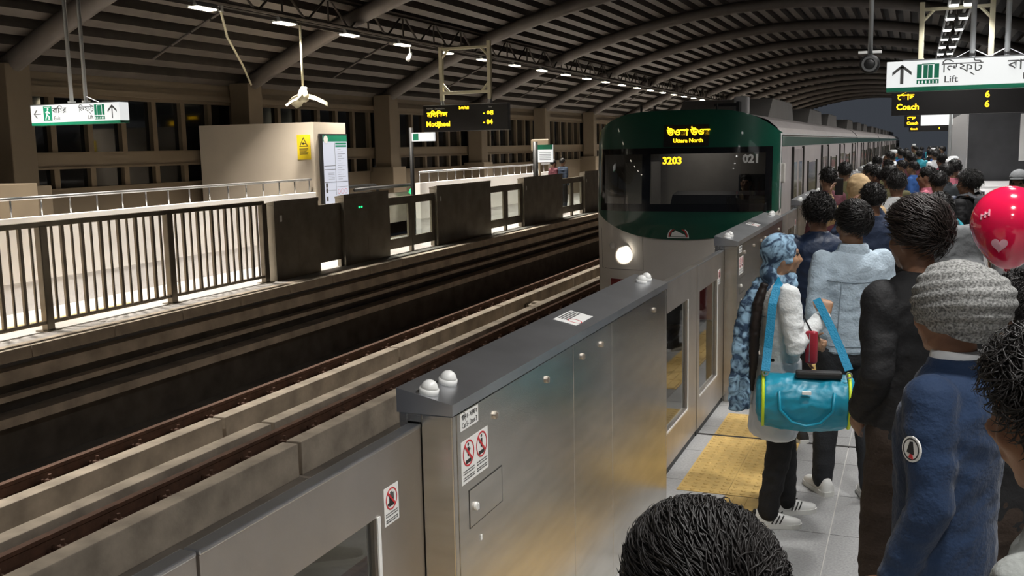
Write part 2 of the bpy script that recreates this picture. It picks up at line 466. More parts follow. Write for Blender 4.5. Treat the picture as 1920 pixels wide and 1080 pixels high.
# ---- lighting trusses and lamps
def make_truss(xc, label, rails):
    t = thing('lighting_truss', label, 'truss', (xc, 0, -.075 if xc < -5 else 0))
    for (dx, z) in ([(-.12, 4.44), (.12, 4.44), (0, 4.98)]):
        MB().tube([(dx, -3, z), (dx, Y_END-2, z)], .035, 6).build('chord', 'truss', t)
    d_me = MB().tube([(0, 0, 4.44), (0, .75, 4.98), (0, 1.5, 4.44)], .024, 5).mesh('web_brace')
    v_me = MB().tube([(0, 0, 4.44), (0, 0, 4.98)], .02, 5).mesh('web_post')
    for k in range(62):
        link('web_brace', d_me, 'truss', t, (0, -2+1.5*k, 0)); link('web_post', v_me, 'truss', t, (0, -1.25+1.5*k, 0))
    for dx in rails:
        MB().box(dx-.02, dx+.02, -3, Y_END-2, 4.34, 4.39).build('light_rail', 'truss' if len(rails) < 2 else 'pole_grey', t)
    return t
make_truss(-10.45, 'dark steel lattice truss carrying the lamp row over the far platform', (0,))
make_truss(.64, 'pale railed lattice carrying the twin lamp row over the near platform', (-.2, .2))
def lamp_meshes():
    h = MB().prism([(-.11, 4.34), (-.07, 4.42), (.07, 4.42), (.11, 4.34), (.09, 4.335), (-.09, 4.335)], 'y', -.26, .26).mesh('housing')
    d = MB().bbox(-.085, .085, -.235, .235, 4.315, 4.337, .006).mesh('diffuser')
    h2 = MB().bbox(-.09, .09, -.13, .13, 4.33, 4.41, .02).mesh('housing'); d2 = MB().bbox(-.075, .075, -.11, .11, 4.312, 4.332, .008).mesh('diffuser')
    return h, d, h2, d2
hm, dm, h2m, d2m = lamp_meshes()
def lamp_light(name, xc, yc, col, watts, spread, sx, sy):
    ld = bpy.data.lights.new(name, 'AREA'); ld.shape = 'RECTANGLE'; ld.size = sx; ld.size_y = sy
    ld.energy = watts; ld.color = col; ld.spread = math.radians(spread)
    return ld
warm_ld = lamp_light('warm_beam', 0, 0, (1.0, .93, .83), WATT_FAR, 96, .17, .46)
cool_ld = lamp_light('cool_beam', 0, 0, (1.0, .98, .95), WATT_NEAR, 132, .38, .22)
def nth_word(n):
    ones = ['', 'first', 'second', 'third', 'fourth', 'fifth', 'sixth', 'seventh', 'eighth', 'ninth', 'tenth', 'eleventh', 'twelfth', 'thirteenth', 'fourteenth', 'fifteenth', 'sixteenth', 'seventeenth', 'eighteenth', 'nineteenth']
    if n < 20: return ones[n]
    t = {2: ('twentieth', 'twenty'), 3: ('thirtieth', 'thirty'), 4: ('fortieth', 'forty')}[n//10]
    return t[0] if n % 10 == 0 else t[1]+'-'+ones[n % 10]
for k in range(-8, 36):
    y = 13.10+2.196*k
    t = thing('ceiling_light', f'{nth_word(k+1)} warm strip lamp over the far platform, counted from the left frame edge' if k >= 0 else 'warm strip lamp of the far row outside the left frame edge', 'lamp', (-10.45, y, -.075), 0, 'warm lamps over the far platform')
    link('housing', hm, 'pole_grey', t); link('diffuser', dm, 'lamp_warm', t); link('lamp_beam', warm_ld, None, t, (0, 0, 4.306))
    y = 15.3+2.2*k
    t = thing('ceiling_light', f'{nth_word(k-1)} cool twin lamp over the crowd, counted from the top frame edge' if k >= 2 else 'cool twin lamp of the near row above the top frame edge', 'lamp', (.64, y, 0), 0, 'cool lamps over the near platform')
    for dx in (-.12, .12):
        link('housing', h2m, 'pole_grey', t, (dx, 0, 0)); link('diffuser', d2m, 'lamp_cool', t, (dx, 0, 0))
    link('lamp_beam', cool_ld, None, t, (0, 0, 4.305))
# ================================================================== NEAR PLATFORM GATES
GL, GD, GH = 2.735, .177, 1.222          # length, depth, height below the cap
ORD = ['nearest', 'second', 'third', 'fourth', 'fifth', 'sixth', 'seventh', 'eighth', 'ninth', 'tenth', 'eleventh', 'twelfth']
def no_entry(mb_ring, mb_bar, cx, cz, x, r, rz=1.6):
    """prohibition ring and slash on a sticker that faces +X (ellipse in real size is a circle)"""
    n = 28; vs = []; fs = []
    for k in range(n):
        a = 2*math.pi*k/n
        for rr in (r, r*.88):
            vs += [(x, cx+rr*math.cos(a), cz+rr*math.sin(a)), (x+.0008, cx+rr*math.cos(a), cz+rr*math.sin(a))]
    for k in range(n):
        i = 4*k; j = 4*((k+1) % n)
        fs += [(i+1, j+1, j+3, i+3), (i, j, j+1, i+1), (i+2, i+3, j+3, j+2)]
    mb_ring.add(vs, fs)
    d = r*.68; w = r*.07
    mb_bar.add([(x+.0012, cx-d-w, cz+d-w), (x+.0012, cx-d+w, cz+d+w), (x+.0012, cx+d+w, cz-d+w), (x+.0012, cx+d-w, cz-d-w)], [(0, 1, 2, 3)])
def text_lines(mb, x, y0, y1, zs, h, seed=1):
    """small print: rows of short dashes"""
    rnd = random.Random(seed)
    for z in zs:
        y = y0
        while y < y1:
            w = rnd.uniform(.004, .014); mb.box(x, x+.0007, y, min(y+w, y1), z, z+h); y += w+.003
def lock(mb, y, z, x=0):
    mb.disc((x+.004, y, z), .013, 'x', .008, 16); mb.box(x+.008, x+.012, y-.003, y+.003, z-.009, z+.009)
def make_gate(full=True):
    g = thing('platform_gate', 'x', 'platform gate', (0, 0, 0))
    body = MB()
    body.box(-.117, -.016, .012, GL-.012, .004, GH)            # core
    for y0, y1 in ((0, .028), (GL-.028, GL)): body.bbox(-.102, 0, y0, y1, .0, GH, .004)   # corner posts, platform side
    body.bbox(-GD, -.147, 0, GL, 0, GH, .004)                  # track-side skin
    body.box(-.147, -.10, .30, GL-.30, 0, GH)
    body.build('housing', 'steel', g)
    for y0, y1 in ((.02, .30), (GL-.30, GL-.02)): MB().box(-.147, -.102, y0, y1, .0, 1.196).build('door_slot', 'seam', g)
    for y0, y1 in ((0, .30), (GL-.30, GL)): MB().box(-.147, -.102, y0, y1, 1.197, GH).build('slot_header', 'steel', g)
    panels = ((.032, 1.118), (1.122, 1.664), (1.668, GL-.032))
    for a, b in panels:
        MB().bbox(-.020, .0, a, b, .006, GH-.004, .002).build('front_panel', 'steel', g)
    MB().prism([(.004, GH+.001), (.004, 1.257), (-GD-.004, 1.297), (-GD-.004, GH+.001)], 'y', -.004, GL+.004).build('cap', 'steel_top', g)
    bm_ = MB()
    for z in (.0, .134, GL-.17, GL-.05):
        pass
    bea = MB().disc((0, 0, .008), .030, 'z', .016, 20); bea.ball((0, 0, .016), (.026, .026, .026), 16, 6, None, 0.0)
    bme = bea.mesh('beacon', True)
    for y in (.035, .165, GL-.20, GL-.10): link('beacon', bme, 'white_plastic', g, (-.092, y, 1.278), (0, .2, 0))
    if not full: return g
    # access hatch, locks, bolts
    ht = MB().bbox(.0, .0015, .106, .362, .841, .959, .0005).build('hatch', 'steel', g)
    fr = MB()
    for a in ((.103, .106, .838, .962), (.362, .365, .838, .962)): fr.box(-.001, .0012, a[0], a[1], a[2], a[3])
    for z in (.838, .959): fr.box(-.001, .0012, .103, .365, z, z+.003)
    fr.build('hatch_gap', 'seam', g)
    lk = MB(); lock(lk, .147, .898, .0015); lk.build('lock', 'white_plastic', ht)
    l2 = MB(); lock(l2, .319, 1.144); l2.build('lock', 'steel_door', g)
    for y in (.81, 1.237, 1.499, 2.44):
        b = MB(); lock(b, y, 1.15); b.build('lock', 'steel_door', g)
    MB().bbox(0, .003, .180, .190, .772, .79, .001).build('plug', 'white_plastic', g)
    # stickers
    s1 = MB().box(.0002, .0010, .054, .185, 1.160, 1.213).build('label', 'paper', g)
    text('গািড় ৫ - দরজা ৩', .024, 'ink', s1, (.0016, .119, 1.199), math.pi/2, extrude=.0003, squash=.68)
    text('Car 5 - Door 3', .024, 'ink', s1, (.0016, .119, 1.174), math.pi/2, extrude=.0003, squash=.74)
    s2 = MB().box(.0002, .0010, .054, .256, .991, 1.126).build('warning_sticker', 'paper', g)
    ring, bar, ink, tx = MB(), MB(), MB(), MB()
    for i, cy in enumerate((.106, .205)):
        no_entry(ring, bar, cy, 1.081, .0012, .041)
        ink.box(.0011, .0016, cy-.022, cy+.018, 1.050, 1.062)
        ink.disc((.0014, cy-.001, 1.108), .0055, 'x', .0006, 10)
        ink.box(.0011, .0016, cy-.007, cy+.006, 1.072, 1.100)
        ink.box(.0011, .0016, cy+.006, cy+.013, 1.088, 1.094) if i == 0 else ink.box(.0011, .0016, cy-.015, cy-.005, 1.085, 1.091)
        text_lines(tx, .0011, cy-.040, cy+.040, (1.028, 1.020, 1.008, 1.001), .0036, 3+i)
    ring.build('ring', 'red_ink', s2); bar.build('slash', 'red_ink', s2); ink.build('pictogram', 'ink', s2); tx.build('small_print', 'ink_grey', s2)
    # notice on the sloping cap
    sl = math.atan((1.297-1.257)/(GD+.008))
    s3 = MB().box(-.052, .052, -.115, .115, 0, .001).build('cap_notice', 'paper', g, loc=(-.092, 1.40, 1.2782)); s3.rotation_euler = (0, sl, 0)
    ring, tx = MB(), MB()
    ring.disc((.025, -.05, .0014), .030, 'z', .0008, 24, .026); ring.build('ring', 'red_ink', s3)
    for i in range(4): tx.box(-.045+.012*i, -.038+.012*i, -.07, .10, .001, .0016)
    tx.build('small_print', 'ink_grey', s3)
    return g
GX = -1.238
gate0 = make_gate(True)
for k in range(-1, 11):
    g = gate0 if k == 0 else dup(gate0)
    g.location = (GX, 2.562+5.08*k, 0)
    g['label'] = ('steel platform gate in the foreground with the Car 5 Door 3 label' if k == 0 else
                  'steel platform gate housing just left of the camera, mostly out of frame' if k == -1 else
                  'steel platform gate beside the woman in the blue headscarf' if k == 1 else
                  f'{ORD[k]} steel platform gate along the train, counted from the camera')
    g['group'] = 'steel gates of the near platform'
def make_leaf(hand, L, ga, gb, sticker):
    """sliding leaf; local y runs 0 (meeting edge) to +-L (pocket end)"""
    d = thing('gate_door', 'x', 'gate door', (0, 0, 0)); h = hand
    def yb(a, b): return (min(a*h, b*h), max(a*h, b*h))
    fr = MB()
    for (a, b, z0, z1) in ((0, ga, .045, 1.18), (gb, L, .045, 1.18), (ga, gb, .045, .275), (ga, gb, 1.0, 1.18)):
        y0, y1 = yb(a, b); fr.box(-.019, .019, y0, y1, z0, z1)
    fr.build('frame', 'steel_door', d)
    y0, y1 = yb(0, L); MB().bbox(-.021, .021, y0, y1, 1.18, 1.192, .003).build('top_edge', 'steel_top', d)
    y0, y1 = yb(ga, gb); MB().box(-.005, .005, y0, y1, .275, 1.0).build('glass', 'door_glass', d)
    st = MB()
    e = gb if sticker else ga
    y0, y1 = yb(e-.008, e+.008); st.box(.0195, .024, y0, y1, .27, 1.0)
    y0, y1 = yb(ga, gb); st.box(.0195, .024, y0, y1, .262, .275); st.build('glazing_bead', 'white_plastic', d)
    y0, y1 = yb(0, L); MB().box(-.012, .012, y0, y1, .0, .045).build('shaded_gap', 'black', d)  # black strip stands in for the shaded gap under the leaf
    if not sticker: return d
    y0, y1 = yb(.762, .845)
    s = MB().box(.0192, .0200, y0, y1, .955, 1.065).build('hand_sticker', 'paper', d)
    ring, bar, ink, tx = MB(), MB(), MB(), MB(); c = (y0+y1)/2
    no_entry(ring, bar, c, 1.027, .0203, .032)
    ink.bbox(.0201, .0206, c-.013, c+.013, 1.006, 1.028, .0001)
    for i in range(4): ink.box(.0201, .0206, c-.013+.007*i, c-.008+.007*i, 1.026, 1.047-(.004 if i in (0, 3) else 0))
    ink.box(.0201, .0206, c-.022, c-.012, 1.010, 1.018)
    text_lines(tx, .0201, y0+.008, y1-.008, (.986, .979, .968, .962), .0032, 9)
    ring.build('ring', 'red_ink', s); bar.build('slash', 'red_ink', s); ink.build('pictogram', 'ink', s); tx.build('small_print', 'ink_grey', s)
    return d
leafA, leafB = make_leaf(1, .995, .07, .725, True), make_leaf(-1, 1.34, .29, 1.27, False)
for k in range(-1, 10):
    ym = 6.643+5.08*k
    for leaf, nm in ((leafA, 'far'), (leafB, 'near')):
        d = leaf if k == -1 else dup(leaf)
        d.location = (-1.362 if leaf is leafA else -1.366, ym+(.003 if leaf is leafA else -.003), 0)
        pair = 'beside the foreground gate' if k == -1 else 'in front of the headscarf woman' if k == 0 else f'in opening {k+1} along the train'
        d['label'] = f'{nm} sliding glass gate leaf of the pair {pair}'
        d['group'] = 'sliding glass leaves of the near gates'

# ================================================================== FAR PLATFORM: fence, gates, parapets
fence = thing('guard_fence', 'tall steel bar fence along the far platform edge', 'fence', (-9.3, 6.45, 0))
for z, r in ((1.235, .032), (.10, .02)):
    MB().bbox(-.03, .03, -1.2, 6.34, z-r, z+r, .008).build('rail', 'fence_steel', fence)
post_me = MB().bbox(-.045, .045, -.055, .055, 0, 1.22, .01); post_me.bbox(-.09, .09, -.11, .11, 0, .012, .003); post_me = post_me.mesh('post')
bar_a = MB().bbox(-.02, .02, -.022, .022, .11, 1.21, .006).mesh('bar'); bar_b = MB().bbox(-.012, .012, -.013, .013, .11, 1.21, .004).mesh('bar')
for k in range(4):
    link('post', post_me, 'fence_steel', fence, (0, 2.107*k, 0))
    for j in range(1, 14):
        if k == 3: break
        link('bar', bar_a if j % 2 == 0 else bar_b, 'fence_steel', fence, (0, 2.107*k+2.107*j/14, 0))
for j in range(1, 7): link('bar', bar_a if j % 2 == 0 else bar_b, 'fence_steel', fence, (0, -2.107*j/14, 0))

def far_gate(y0, y1, label, led=False):
    L = y1-y0
    g = thing('platform_gate', label, 'platform gate', (-9.3, y0, 0), 0, 'gates of the far platform')
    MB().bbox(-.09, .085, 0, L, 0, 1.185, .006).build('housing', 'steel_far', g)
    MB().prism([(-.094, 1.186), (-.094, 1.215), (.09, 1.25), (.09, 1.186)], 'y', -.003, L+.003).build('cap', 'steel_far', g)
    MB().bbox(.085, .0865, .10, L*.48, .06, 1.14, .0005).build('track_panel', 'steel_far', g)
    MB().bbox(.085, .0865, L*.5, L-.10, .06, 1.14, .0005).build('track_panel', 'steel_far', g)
    if led:
        for dy in (.52, .60): MB().ball((.087, dy, 1.0), (.012, .028, .018), 10, 6).build('status_lamp', 'green_led', g)
    else: MB().bbox(.085, .089, .14, .20, .92, 1.02, .002).build('notice', 'paper', g)
    return g
far_gate(12.95, 14.2, 'short dark gate housing at the end of the steel bar fence')
far_gate(15.0, 16.6, 'dark far gate housing with two green status lamps', True)
far_gate(18.66, 21.5, 'dark far gate housing right of the first pair of glazed far doors')
far_gate(23.65, 26.65, 'dark far gate housing below the small route board')
far_gate(28.7, 31.7, 'dark far gate housing last seen before the train hides the row')
for i in range(1, 5): far_gate(28.7+5.08*i, 31.6+5.08*i, f'dark far gate housing hidden behind the train, {ORD[i]} beyond its nose')
def far_leaf(y0, y1, label, glazed=True):
    L = y1-y0
    d = thing('gate_door', label, 'gate door', (-9.3, y0, 0), 0, 'doors of the far platform gates')
    if glazed:
        f = MB()
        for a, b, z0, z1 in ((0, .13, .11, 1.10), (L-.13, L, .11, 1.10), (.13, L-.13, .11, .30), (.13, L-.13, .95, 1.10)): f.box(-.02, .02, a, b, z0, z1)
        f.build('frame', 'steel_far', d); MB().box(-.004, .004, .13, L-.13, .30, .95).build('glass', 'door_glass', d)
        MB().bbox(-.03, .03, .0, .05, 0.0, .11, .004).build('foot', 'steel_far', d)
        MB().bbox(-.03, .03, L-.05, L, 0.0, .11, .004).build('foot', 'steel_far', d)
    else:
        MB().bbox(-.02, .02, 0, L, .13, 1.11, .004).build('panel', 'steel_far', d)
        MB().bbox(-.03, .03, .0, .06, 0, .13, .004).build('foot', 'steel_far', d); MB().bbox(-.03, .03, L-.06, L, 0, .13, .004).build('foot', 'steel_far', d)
    return d
far_leaf(14.21, 14.99, 'solid dark emergency door beside the fence end gate', False)
for i, (a, b) in enumerate(((16.61, 18.65), (21.51, 23.64), (26.66, 28.69), (31.72, 33.76), (36.8, 38.84))):
    m_ = (a+b)/2; w = ('first', 'second', 'third', 'fourth', 'fifth')[i]
    far_leaf(a, m_-.004, f'near glazed leaf in the {w} far gate opening'); far_leaf(m_+.004, b, f'far glazed leaf in the {w} far gate opening')

def parapet(y0, y1, label, rail_label, rail_y0=None):
    p = thing('parapet', label, 'parapet', (-10.75, y0, 0))
    L = y1-y0
    MB().box(-.12, 0, 0, L, .0, .385).build('skirting', 'parapet_skirt', p)
    MB().bbox(-.125, .006, 0, L, .386, 1.225, .006).build('wall', 'white_wall', p)
    r = thing('handrail', rail_label, 'handrail', (-10.81, y0, 1.225))
    MB().tube([(0, .1, .245), (0, L-.06, .245)], .024, 10).build('top_rail', 'steel_top', r, True)
    n = int(L/.5); bme = MB().tube([(0, 0, 0), (0, 0, .235)], .012, 8).mesh('baluster', True)
    for k in range(n+1): link('baluster', bme, 'steel_top', r, (0, .12+(L-.24)*k/n, 0))
parapet(3.0, 16.50, 'long white parapet behind the bar fence on the far platform', 'steel handrail on the long white parapet left of the enclosure')
parapet(20.88, 30.6, 'white parapet beyond the escalator, behind the far gates', 'steel handrail on the white parapet right of the escalator')
# enclosure with route map and yellow warning plate
enc_m = mat('cream_enclosure', (.56, .49, .40), .6, 0, .04, 2)
enc = thing('stair_enclosure', 'cream box enclosure with a lit route map beside the escalator', 'enclosure', (-10.75, 16.515, 0))
MB().prism([(0, 0), (0, 1.17), (-2.05, 1.17), (-2.05, .92), (-2.70, .92), (-2.70, 0)], 'z', 0, 2.56).build('shell', enc_m, enc)
bd = thing('route_map_board', 'tall lit route map board on the cream enclosure', 'map board', (-10.75, 16.67, .93))
MB().bbox(.001, .045, 0, .99, 0, 1.41, .006).build('frame', 'black', bd)
ps = MB().box(.0452, .047, .085, .965, .03, 1.38).build('poster', 'poster', bd)
MB().box(.0471, .048, .085, .965, 1.26, 1.38).build('header', 'green_sign', bd)
pb = MB(); pb.disc((.0485, .19, 1.30), .075, 'x', .002, 20); pb.build('emblem_disc', 'paper', bd)
ln = MB()
for (a, b, z0, z1) in ((.50, .51, .20, 1.24), (.10, .50, .78, .79), (.10, .50, .71, .72), (.10, .95, .46, .47), (.10, .50, .30, .305), (.52, .94, .36, .365)): ln.box(.0471, .0478, a, b, z0, z1)
for k in range(14): ln.box(.0471, .0478, .60, .72+.2*((k*7 % 5)/5), 1.10-.045*k, 1.106-.045*k)
for z in (.26, .36, .10): ln.box(.0471, .048, .13, .20, z, z+.09)
for k in range(5): ln.box(.0471, .0478, .24, .46, .64-.03*k, .645-.03*k)
ln.build('print', 'ink_grey', bd)
for z0 in (1.20, 1.15): MB().box(.0471, .0478, .53, .94, z0, z0+.035).build('print_bar', 'green_sign', bd)
rr = MB()
for k in range(3): rr.disc((.048, .60+.13*k, .27), .05, 'x', .001, 18, .042)
rr.build('print_ring', 'red_ink', bd)
ys = thing('warning_plate', 'yellow warning plate on the dim side of the cream enclosure', 'sign', (-11.125, 16.513, 1.85))
MB().bbox(0, .30, -.012, -.001, 0, .475, .002).build('plate', 'yellow_sign', ys)
tri = MB(); P0 = [(.15, .43), (.05, .25), (.25, .25)]; P1 = [(.15, .40), (.076, .265), (.224, .265)]
vs = [(a, -.0135, b) for a, b in P0]+[(a, -.0135, b) for a, b in P1]
tri.add(vs, [(i, (i+1) % 3, 3+(i+1) % 3, 3+i) for i in range(3)]); tri.disc((.14, -.0132, .305), .022, 'y', .001, 12); tri.box(.15, .20, -.0137, -.0127, .30, .315)
for k, z in enumerate((.20, .175, .15, .125, .10)): tri.box(.05, .25-.02*(k % 3), -.0137, -.0127, z, z+.012)
tri.build('print', 'ink', ys)
# tan planter-like block behind the parapet and the escalator newels
tag(MB().bbox(-.5, .5, -1.2, .62, 0, 1.63, .01).build('tan_block', 'tan_wall', None, False, (-12.3, 10.25, 0)), 'tan clad block at the foot of the leftmost column', 'block')
esc = thing('escalator', 'escalator head between the cream enclosure and the white parapet', 'escalator', (-12.2, 19.3, 0))
for x in (0, 1.0):
    MB().bbox(x-.05, x+.05, .10, 1.9, .0, 1.02, .03).build('balustrade', 'steel', esc)
    pts = [(x, 2.3, .35)]+[(x, 1.95+.22*math.sin(a), .95-.22*math.cos(a)+.0) for a in [math.pi*i/8 for i in range(9)]]+[(x, .1, 1.17), (x, -.6, 1.16)]
    MB().tube(pts, .04, 8).build('hand_belt', 'black', esc, True)
MB().ball((1.06, 1.88, 1.02), (.02, .07, .07), 12, 8).build('status_lamp', 'green_led', esc)
MB().bbox(-.05, 1.05, -.5, 1.9, .0, .35, .01).build('truss_casing', 'tan_wall', esc)

# ================================================================== SIGNS AND BOARDS
def lift_icon(p, x0, z0, w, h, yf, m='green_sign'):
    """green lift pictogram: doors between two side panels, dotted base (faces -Y)"""
    ic = MB()
    for a, b in ((0, .22), (.29, .49), (.51, .71), (.78, 1.0)): ic.box(x0+w*a, x0+w*b, yf-.003, yf, z0+h*.28, z0+h*(.98 if a in (0, .78) else .93))
    ic.box(x0+w*.22, x0+w*.78, yf-.003, yf, z0+h*.955, z0+h)
    ic.box(x0, x0+w, yf-.003, yf, z0, z0+h*.21)
    ic.build('lift_icon', m, p)
    wt = MB()
    for i in range(6): wt.disc((x0+w*(.1+.16*i), yf-.0035, z0+h*.13), h*.03, 'y', .001, 8); wt.box(x0+w*(.07+.16*i), x0+w*(.13+.16*i), yf-.004, yf-.003, z0+h*.02, z0+h*.10)
    wt.build('lift_icon_figures', 'lightbox', p)
def arrow(p, cx, cz, s, yf, direction='up', w=.16):
    """bold arrow facing -Y"""
    A = MB(); t = .0025
    def q(pts): A.prism(pts, 'y', yf-t, yf)
    pts_stem = [(-w*s*.5, -s), (w*s*.5, -s), (w*s*.5, s*.8), (-w*s*.5, s*.8)]
    l1 = [(0, s), (0, s*.66), (-s*.86, -s*.12), (-s*.86, s*.22)]; l2 = [(0, s), (s*.86, s*.22), (s*.86, -s*.12), (0, s*.66)]
    for poly in (pts_stem, l1, l2):
        if direction == 'left': poly = [(-b, a) for a, b in poly]
        q([(cx+a, cz+b) for a, b in poly])
    A.build('arrow', 'ink_grey', p)
def exit_icon(p, x0, z0, w, h, yf):
    MB().box(x0, x0+w, yf-.003, yf, z0, z0+h).build('exit_icon', 'green_sign', p)
    f = MB(); f.disc((x0+w*.55, yf-.004, z0+h*.80), h*.075, 'y', .001, 12)
    for a in (((.52, .70), (.42, .42)), ((.42, .42), (.25, .12)), ((.42, .42), (.66, .30)), ((.66, .30), (.62, .08)), ((.50, .66), (.28, .56)), ((.52, .66), (.74, .50))):
        (u0, v0), (u1, v1) = a
        f.tube([(x0+w*u0, yf-.004, z0+h*v0), (x0+w*u1, yf-.004, z0+h*v1)], h*.04, 5)
    for z in (.92, .06): f.box(x0+w*.12, x0+w*.88, yf-.0042, yf-.0032, z0+h*z, z0+h*(z+.025))
    f.build('running_figure', 'lightbox', p)
# far exit sign (faces the camera, hangs on two rods)
W = 1.50
es = thing('hanging_sign', 'hanging white exit and lift sign over the far platform', 'sign', (-10.86, 10.0, 2.41))
MB().bbox(0, W, 0, .16, .0, .035, .004).build('green_strip', 'green_sign', es)
MB().bbox(0, W, 0, .16, .036, .26, .004).build('light_panel', 'lightbox', es)
MB().box(0, W, .0, .16, .2605, .272).build('top_trim', 'steel_top', es)
arrow(es, .115, .148, .062, -.002, 'left'); exit_icon(es, .225, .055, .145, .19, -.002)
text('বািহর', .105, 'ink', es, (.50, -.003, .185), bold=.001); text('Exit', .07, 'ink_grey', es, (.455, -.003, .085))
text('িলফ্ট', .105, 'ink', es, (.955, -.003, .185), bold=.001); text('Lift', .07, 'ink_grey', es, (1.02, -.003, .085))
lift_icon(es, 1.09, .055, .165, .19, -.002); arrow(es, 1.38, .148, .085, -.002, 'up')
for x in (.64, .88):
    MB().tube([(x, .08, .27), (x, .08, 2.15)], .024, 8).build('hanger_rod', 'pole_grey', es, True)
    MB().disc((x, .08, .285), .05, 'z', .03, 14).build('rod_foot', 'pole_grey', es)
MB().tube([(.88, .08, .36), (1.1, .08, .272)], .006, 5).build('stay_wire', 'steel_top', es)
# near lift sign
ls = thing('hanging_sign', 'large hanging white lift sign over the near platform', 'sign', (-.31, 11.0, 2.482)); ls.scale = (1, 1, .92)
W = 2.35
MB().bbox(0, W, 0, .18, .0, .045, .004).build('green_strip', 'green_sign', ls)
MB().bbox(0, W, 0, .18, .046, .325, .004).build('light_panel', 'lightbox', ls)
MB().box(.15, W, .0, .18, .3255, .34).build('top_trim', 'steel_top', ls)
arrow(ls, .145, .185, .105, -.002, 'up', .30); lift_icon(ls, .285, .075, .205, .215, -.002)
text('িলফ্ট', .155, 'ink_grey', ls, (.70, -.003, .232), bold=.0025); text('Lift', .10, 'ink_grey', ls, (.60, -.003, .112), bold=.001)
text('বািহর', .155, 'ink_grey', ls, (1.28, -.003, .235), bold=.001); text('Exit', .095, 'ink_grey', ls, (1.31, -.003, .115))
exit_icon(ls, 1.62, .075, .17, .21, -.002); arrow(ls, 2.1, .185, .098, -.002, 'up', .2)
for x in (.79, 1.10, 1.8):
    MB().tube([(x, .09, .34), (x, .09, 2.35)], .026, 10).build('hanger_rod', 'pole_grey', ls, True)
    MB().ball((x, .09, .37), .032, 12, 8).build('rod_knob', 'black', ls)
    MB().tube([(x-.16, .09, .34), (x, .09, .43), (x+.16, .09, .34)], .005, 5).build('stay_wire', 'steel_top', ls)
# departure boards
def led_board(loc, label, lines, width=2.15, height=.60, posts=(.46, 1.68), group=None):
    b = thing('departure_board', label, 'display board', loc, 0, group)
    MB().bbox(0, width, 0, .16, 0, height, .006).build('case', 'board_black', b)
    MB().box(0, width, -.004, .16, height, height+.012).build('top_trim', 'pole_grey', b)
    for body, size, x, z, m in lines: text(body, size, m, b, (x, -.002, z), align='LEFT', bold=.004 if m == 'amber' else 0)
    f = MB()
    for x in posts: f.bbox(x-.045, x+.045, .04, .13, height+.11, 2.02, .008)
    f.bbox(posts[0], posts[1], .05, .12, height+.25, height+.32, .006); f.bbox(posts[0], posts[1], .05, .12, 1.86, 1.92, .006)
    for sx, x in ((1, posts[0]), (-1, posts[1])):
        f.tube([(x, .085, height+.52), (x+sx*.20, .085, height+.30)], .03, 6); f.tube([(x, .085, 1.66), (x+sx*.20, .085, 1.88)], .03, 6)
    f.build('hanging_frame', 'cream_paint', b)
    for x in posts: MB().tube([(x, .085, height), (x, .085, height+.06), (x, .085, height+.12)], [.07, .05, .04], 10).build('mount', 'steel_top', b)
    return b
led_board((-10.81, 21.3, 2.405), 'black amber departure board in a cream frame over the far platform',
          [('গন্তব্য / Destination', .055, .08, .53, 'paper'), ('মিতিঝল', .155, .10, .39, 'amber'), ('Motijheel', .165, .07, .17, 'amber'), ('১০:২৫', .10, .92, .53, 'amber'), ('- ০৪', .15, 1.53, .40, 'amber'), ('- 04', .15, 1.53, .19, 'amber'), ('Time', .05, 1.66, .53, 'paper')])
for i, (y, w) in enumerate(((20.0, 'nearest'), (40.0, 'middle'), (62.0, 'farthest'))):
    led_board((-.46, y, 2.44), f'{w} black coach number board over the crowded platform',
              [('েকাচ', .14, .10, .33, 'amber'), ('Coach', .15, .08, .15, 'amber'), ('6', .16, 1.56, .33, 'amber'), ('6', .16, 1.56, .16, 'amber')], 2.2, .52, (.47, 1.63), 'coach boards of the near platform')
# ---- fans, camera, stray pipe, pole signs
fan = thing('hanging_fan', 'beige fan on a long rod under the far lamp truss', 'fan', (-10.45, 15.78, 2.82))
MB().tube([(0, 0, .35), (0, 0, 1.48)], .022, 8).build('rod', 'cream_paint', fan, True)
MB().tube([(0, 0, .36), (0, 0, .30), (0, 0, .22), (0, 0, .12), (0, 0, .08)], [.03, .07, .10, .10, .05], 14).build('motor', 'cream_paint', fan, True)
for k in range(3):
    a = 2*math.pi*k/3+.5; c, s_ = math.cos(a), math.sin(a); v = []
    for r_, w_, z_ in ((.08, .05, .19), (.22, .11, .15), (.38, .13, .07), (.44, .06, .03)):
        for sg in (-1, 1): v.append((c*r_-s_*w_*sg, s_*r_+c*w_*sg, z_+.04*sg))
    MB().add(v+[(x, y, z-.006) for x, y, z in v], [(0, 1, 3, 2), (2, 3, 5, 4), (4, 5, 7, 6), (8, 10, 11, 9), (10, 12, 13, 11), (12, 14, 15, 13), (0, 2, 10, 8), (2, 4, 12, 10), (4, 6, 14, 12), (1, 9, 11, 3), (3, 11, 13, 5), (5, 13, 15, 7), (6, 7, 15, 14), (0, 8, 9, 1)]).build('blade', 'cream_paint', fan, True)
MB().ball((.02, .06, .33), .03, 10, 6).build('cap_knob', 'white_plastic', fan)
spk = thing('loudspeaker', 'round dark loudspeaker on a thin pole over the train', 'loudspeaker', (-.43, 10.0, 2.62))
MB().tube([(0, 0, .16), (0, 0, 2.6)], .021, 10).build('pole', 'pole_grey', spk, True)
MB().tube([(0, -.09, .075), (0, -.06, .075), (0, .03, .075), (0, .09, .075)], [.088, .09, .06, .035], 20).build('horn', 'black', spk, True)
MB().disc((0, -.092, .075), .07, 'y', .006, 20, .05).build('grille_ring', 'ink_grey', spk)
for dx in (-.065, .06): MB().bbox(dx-.04, dx+.04, -.02, .02, .175, .20, .004).build('bracket', 'white_plastic', spk)
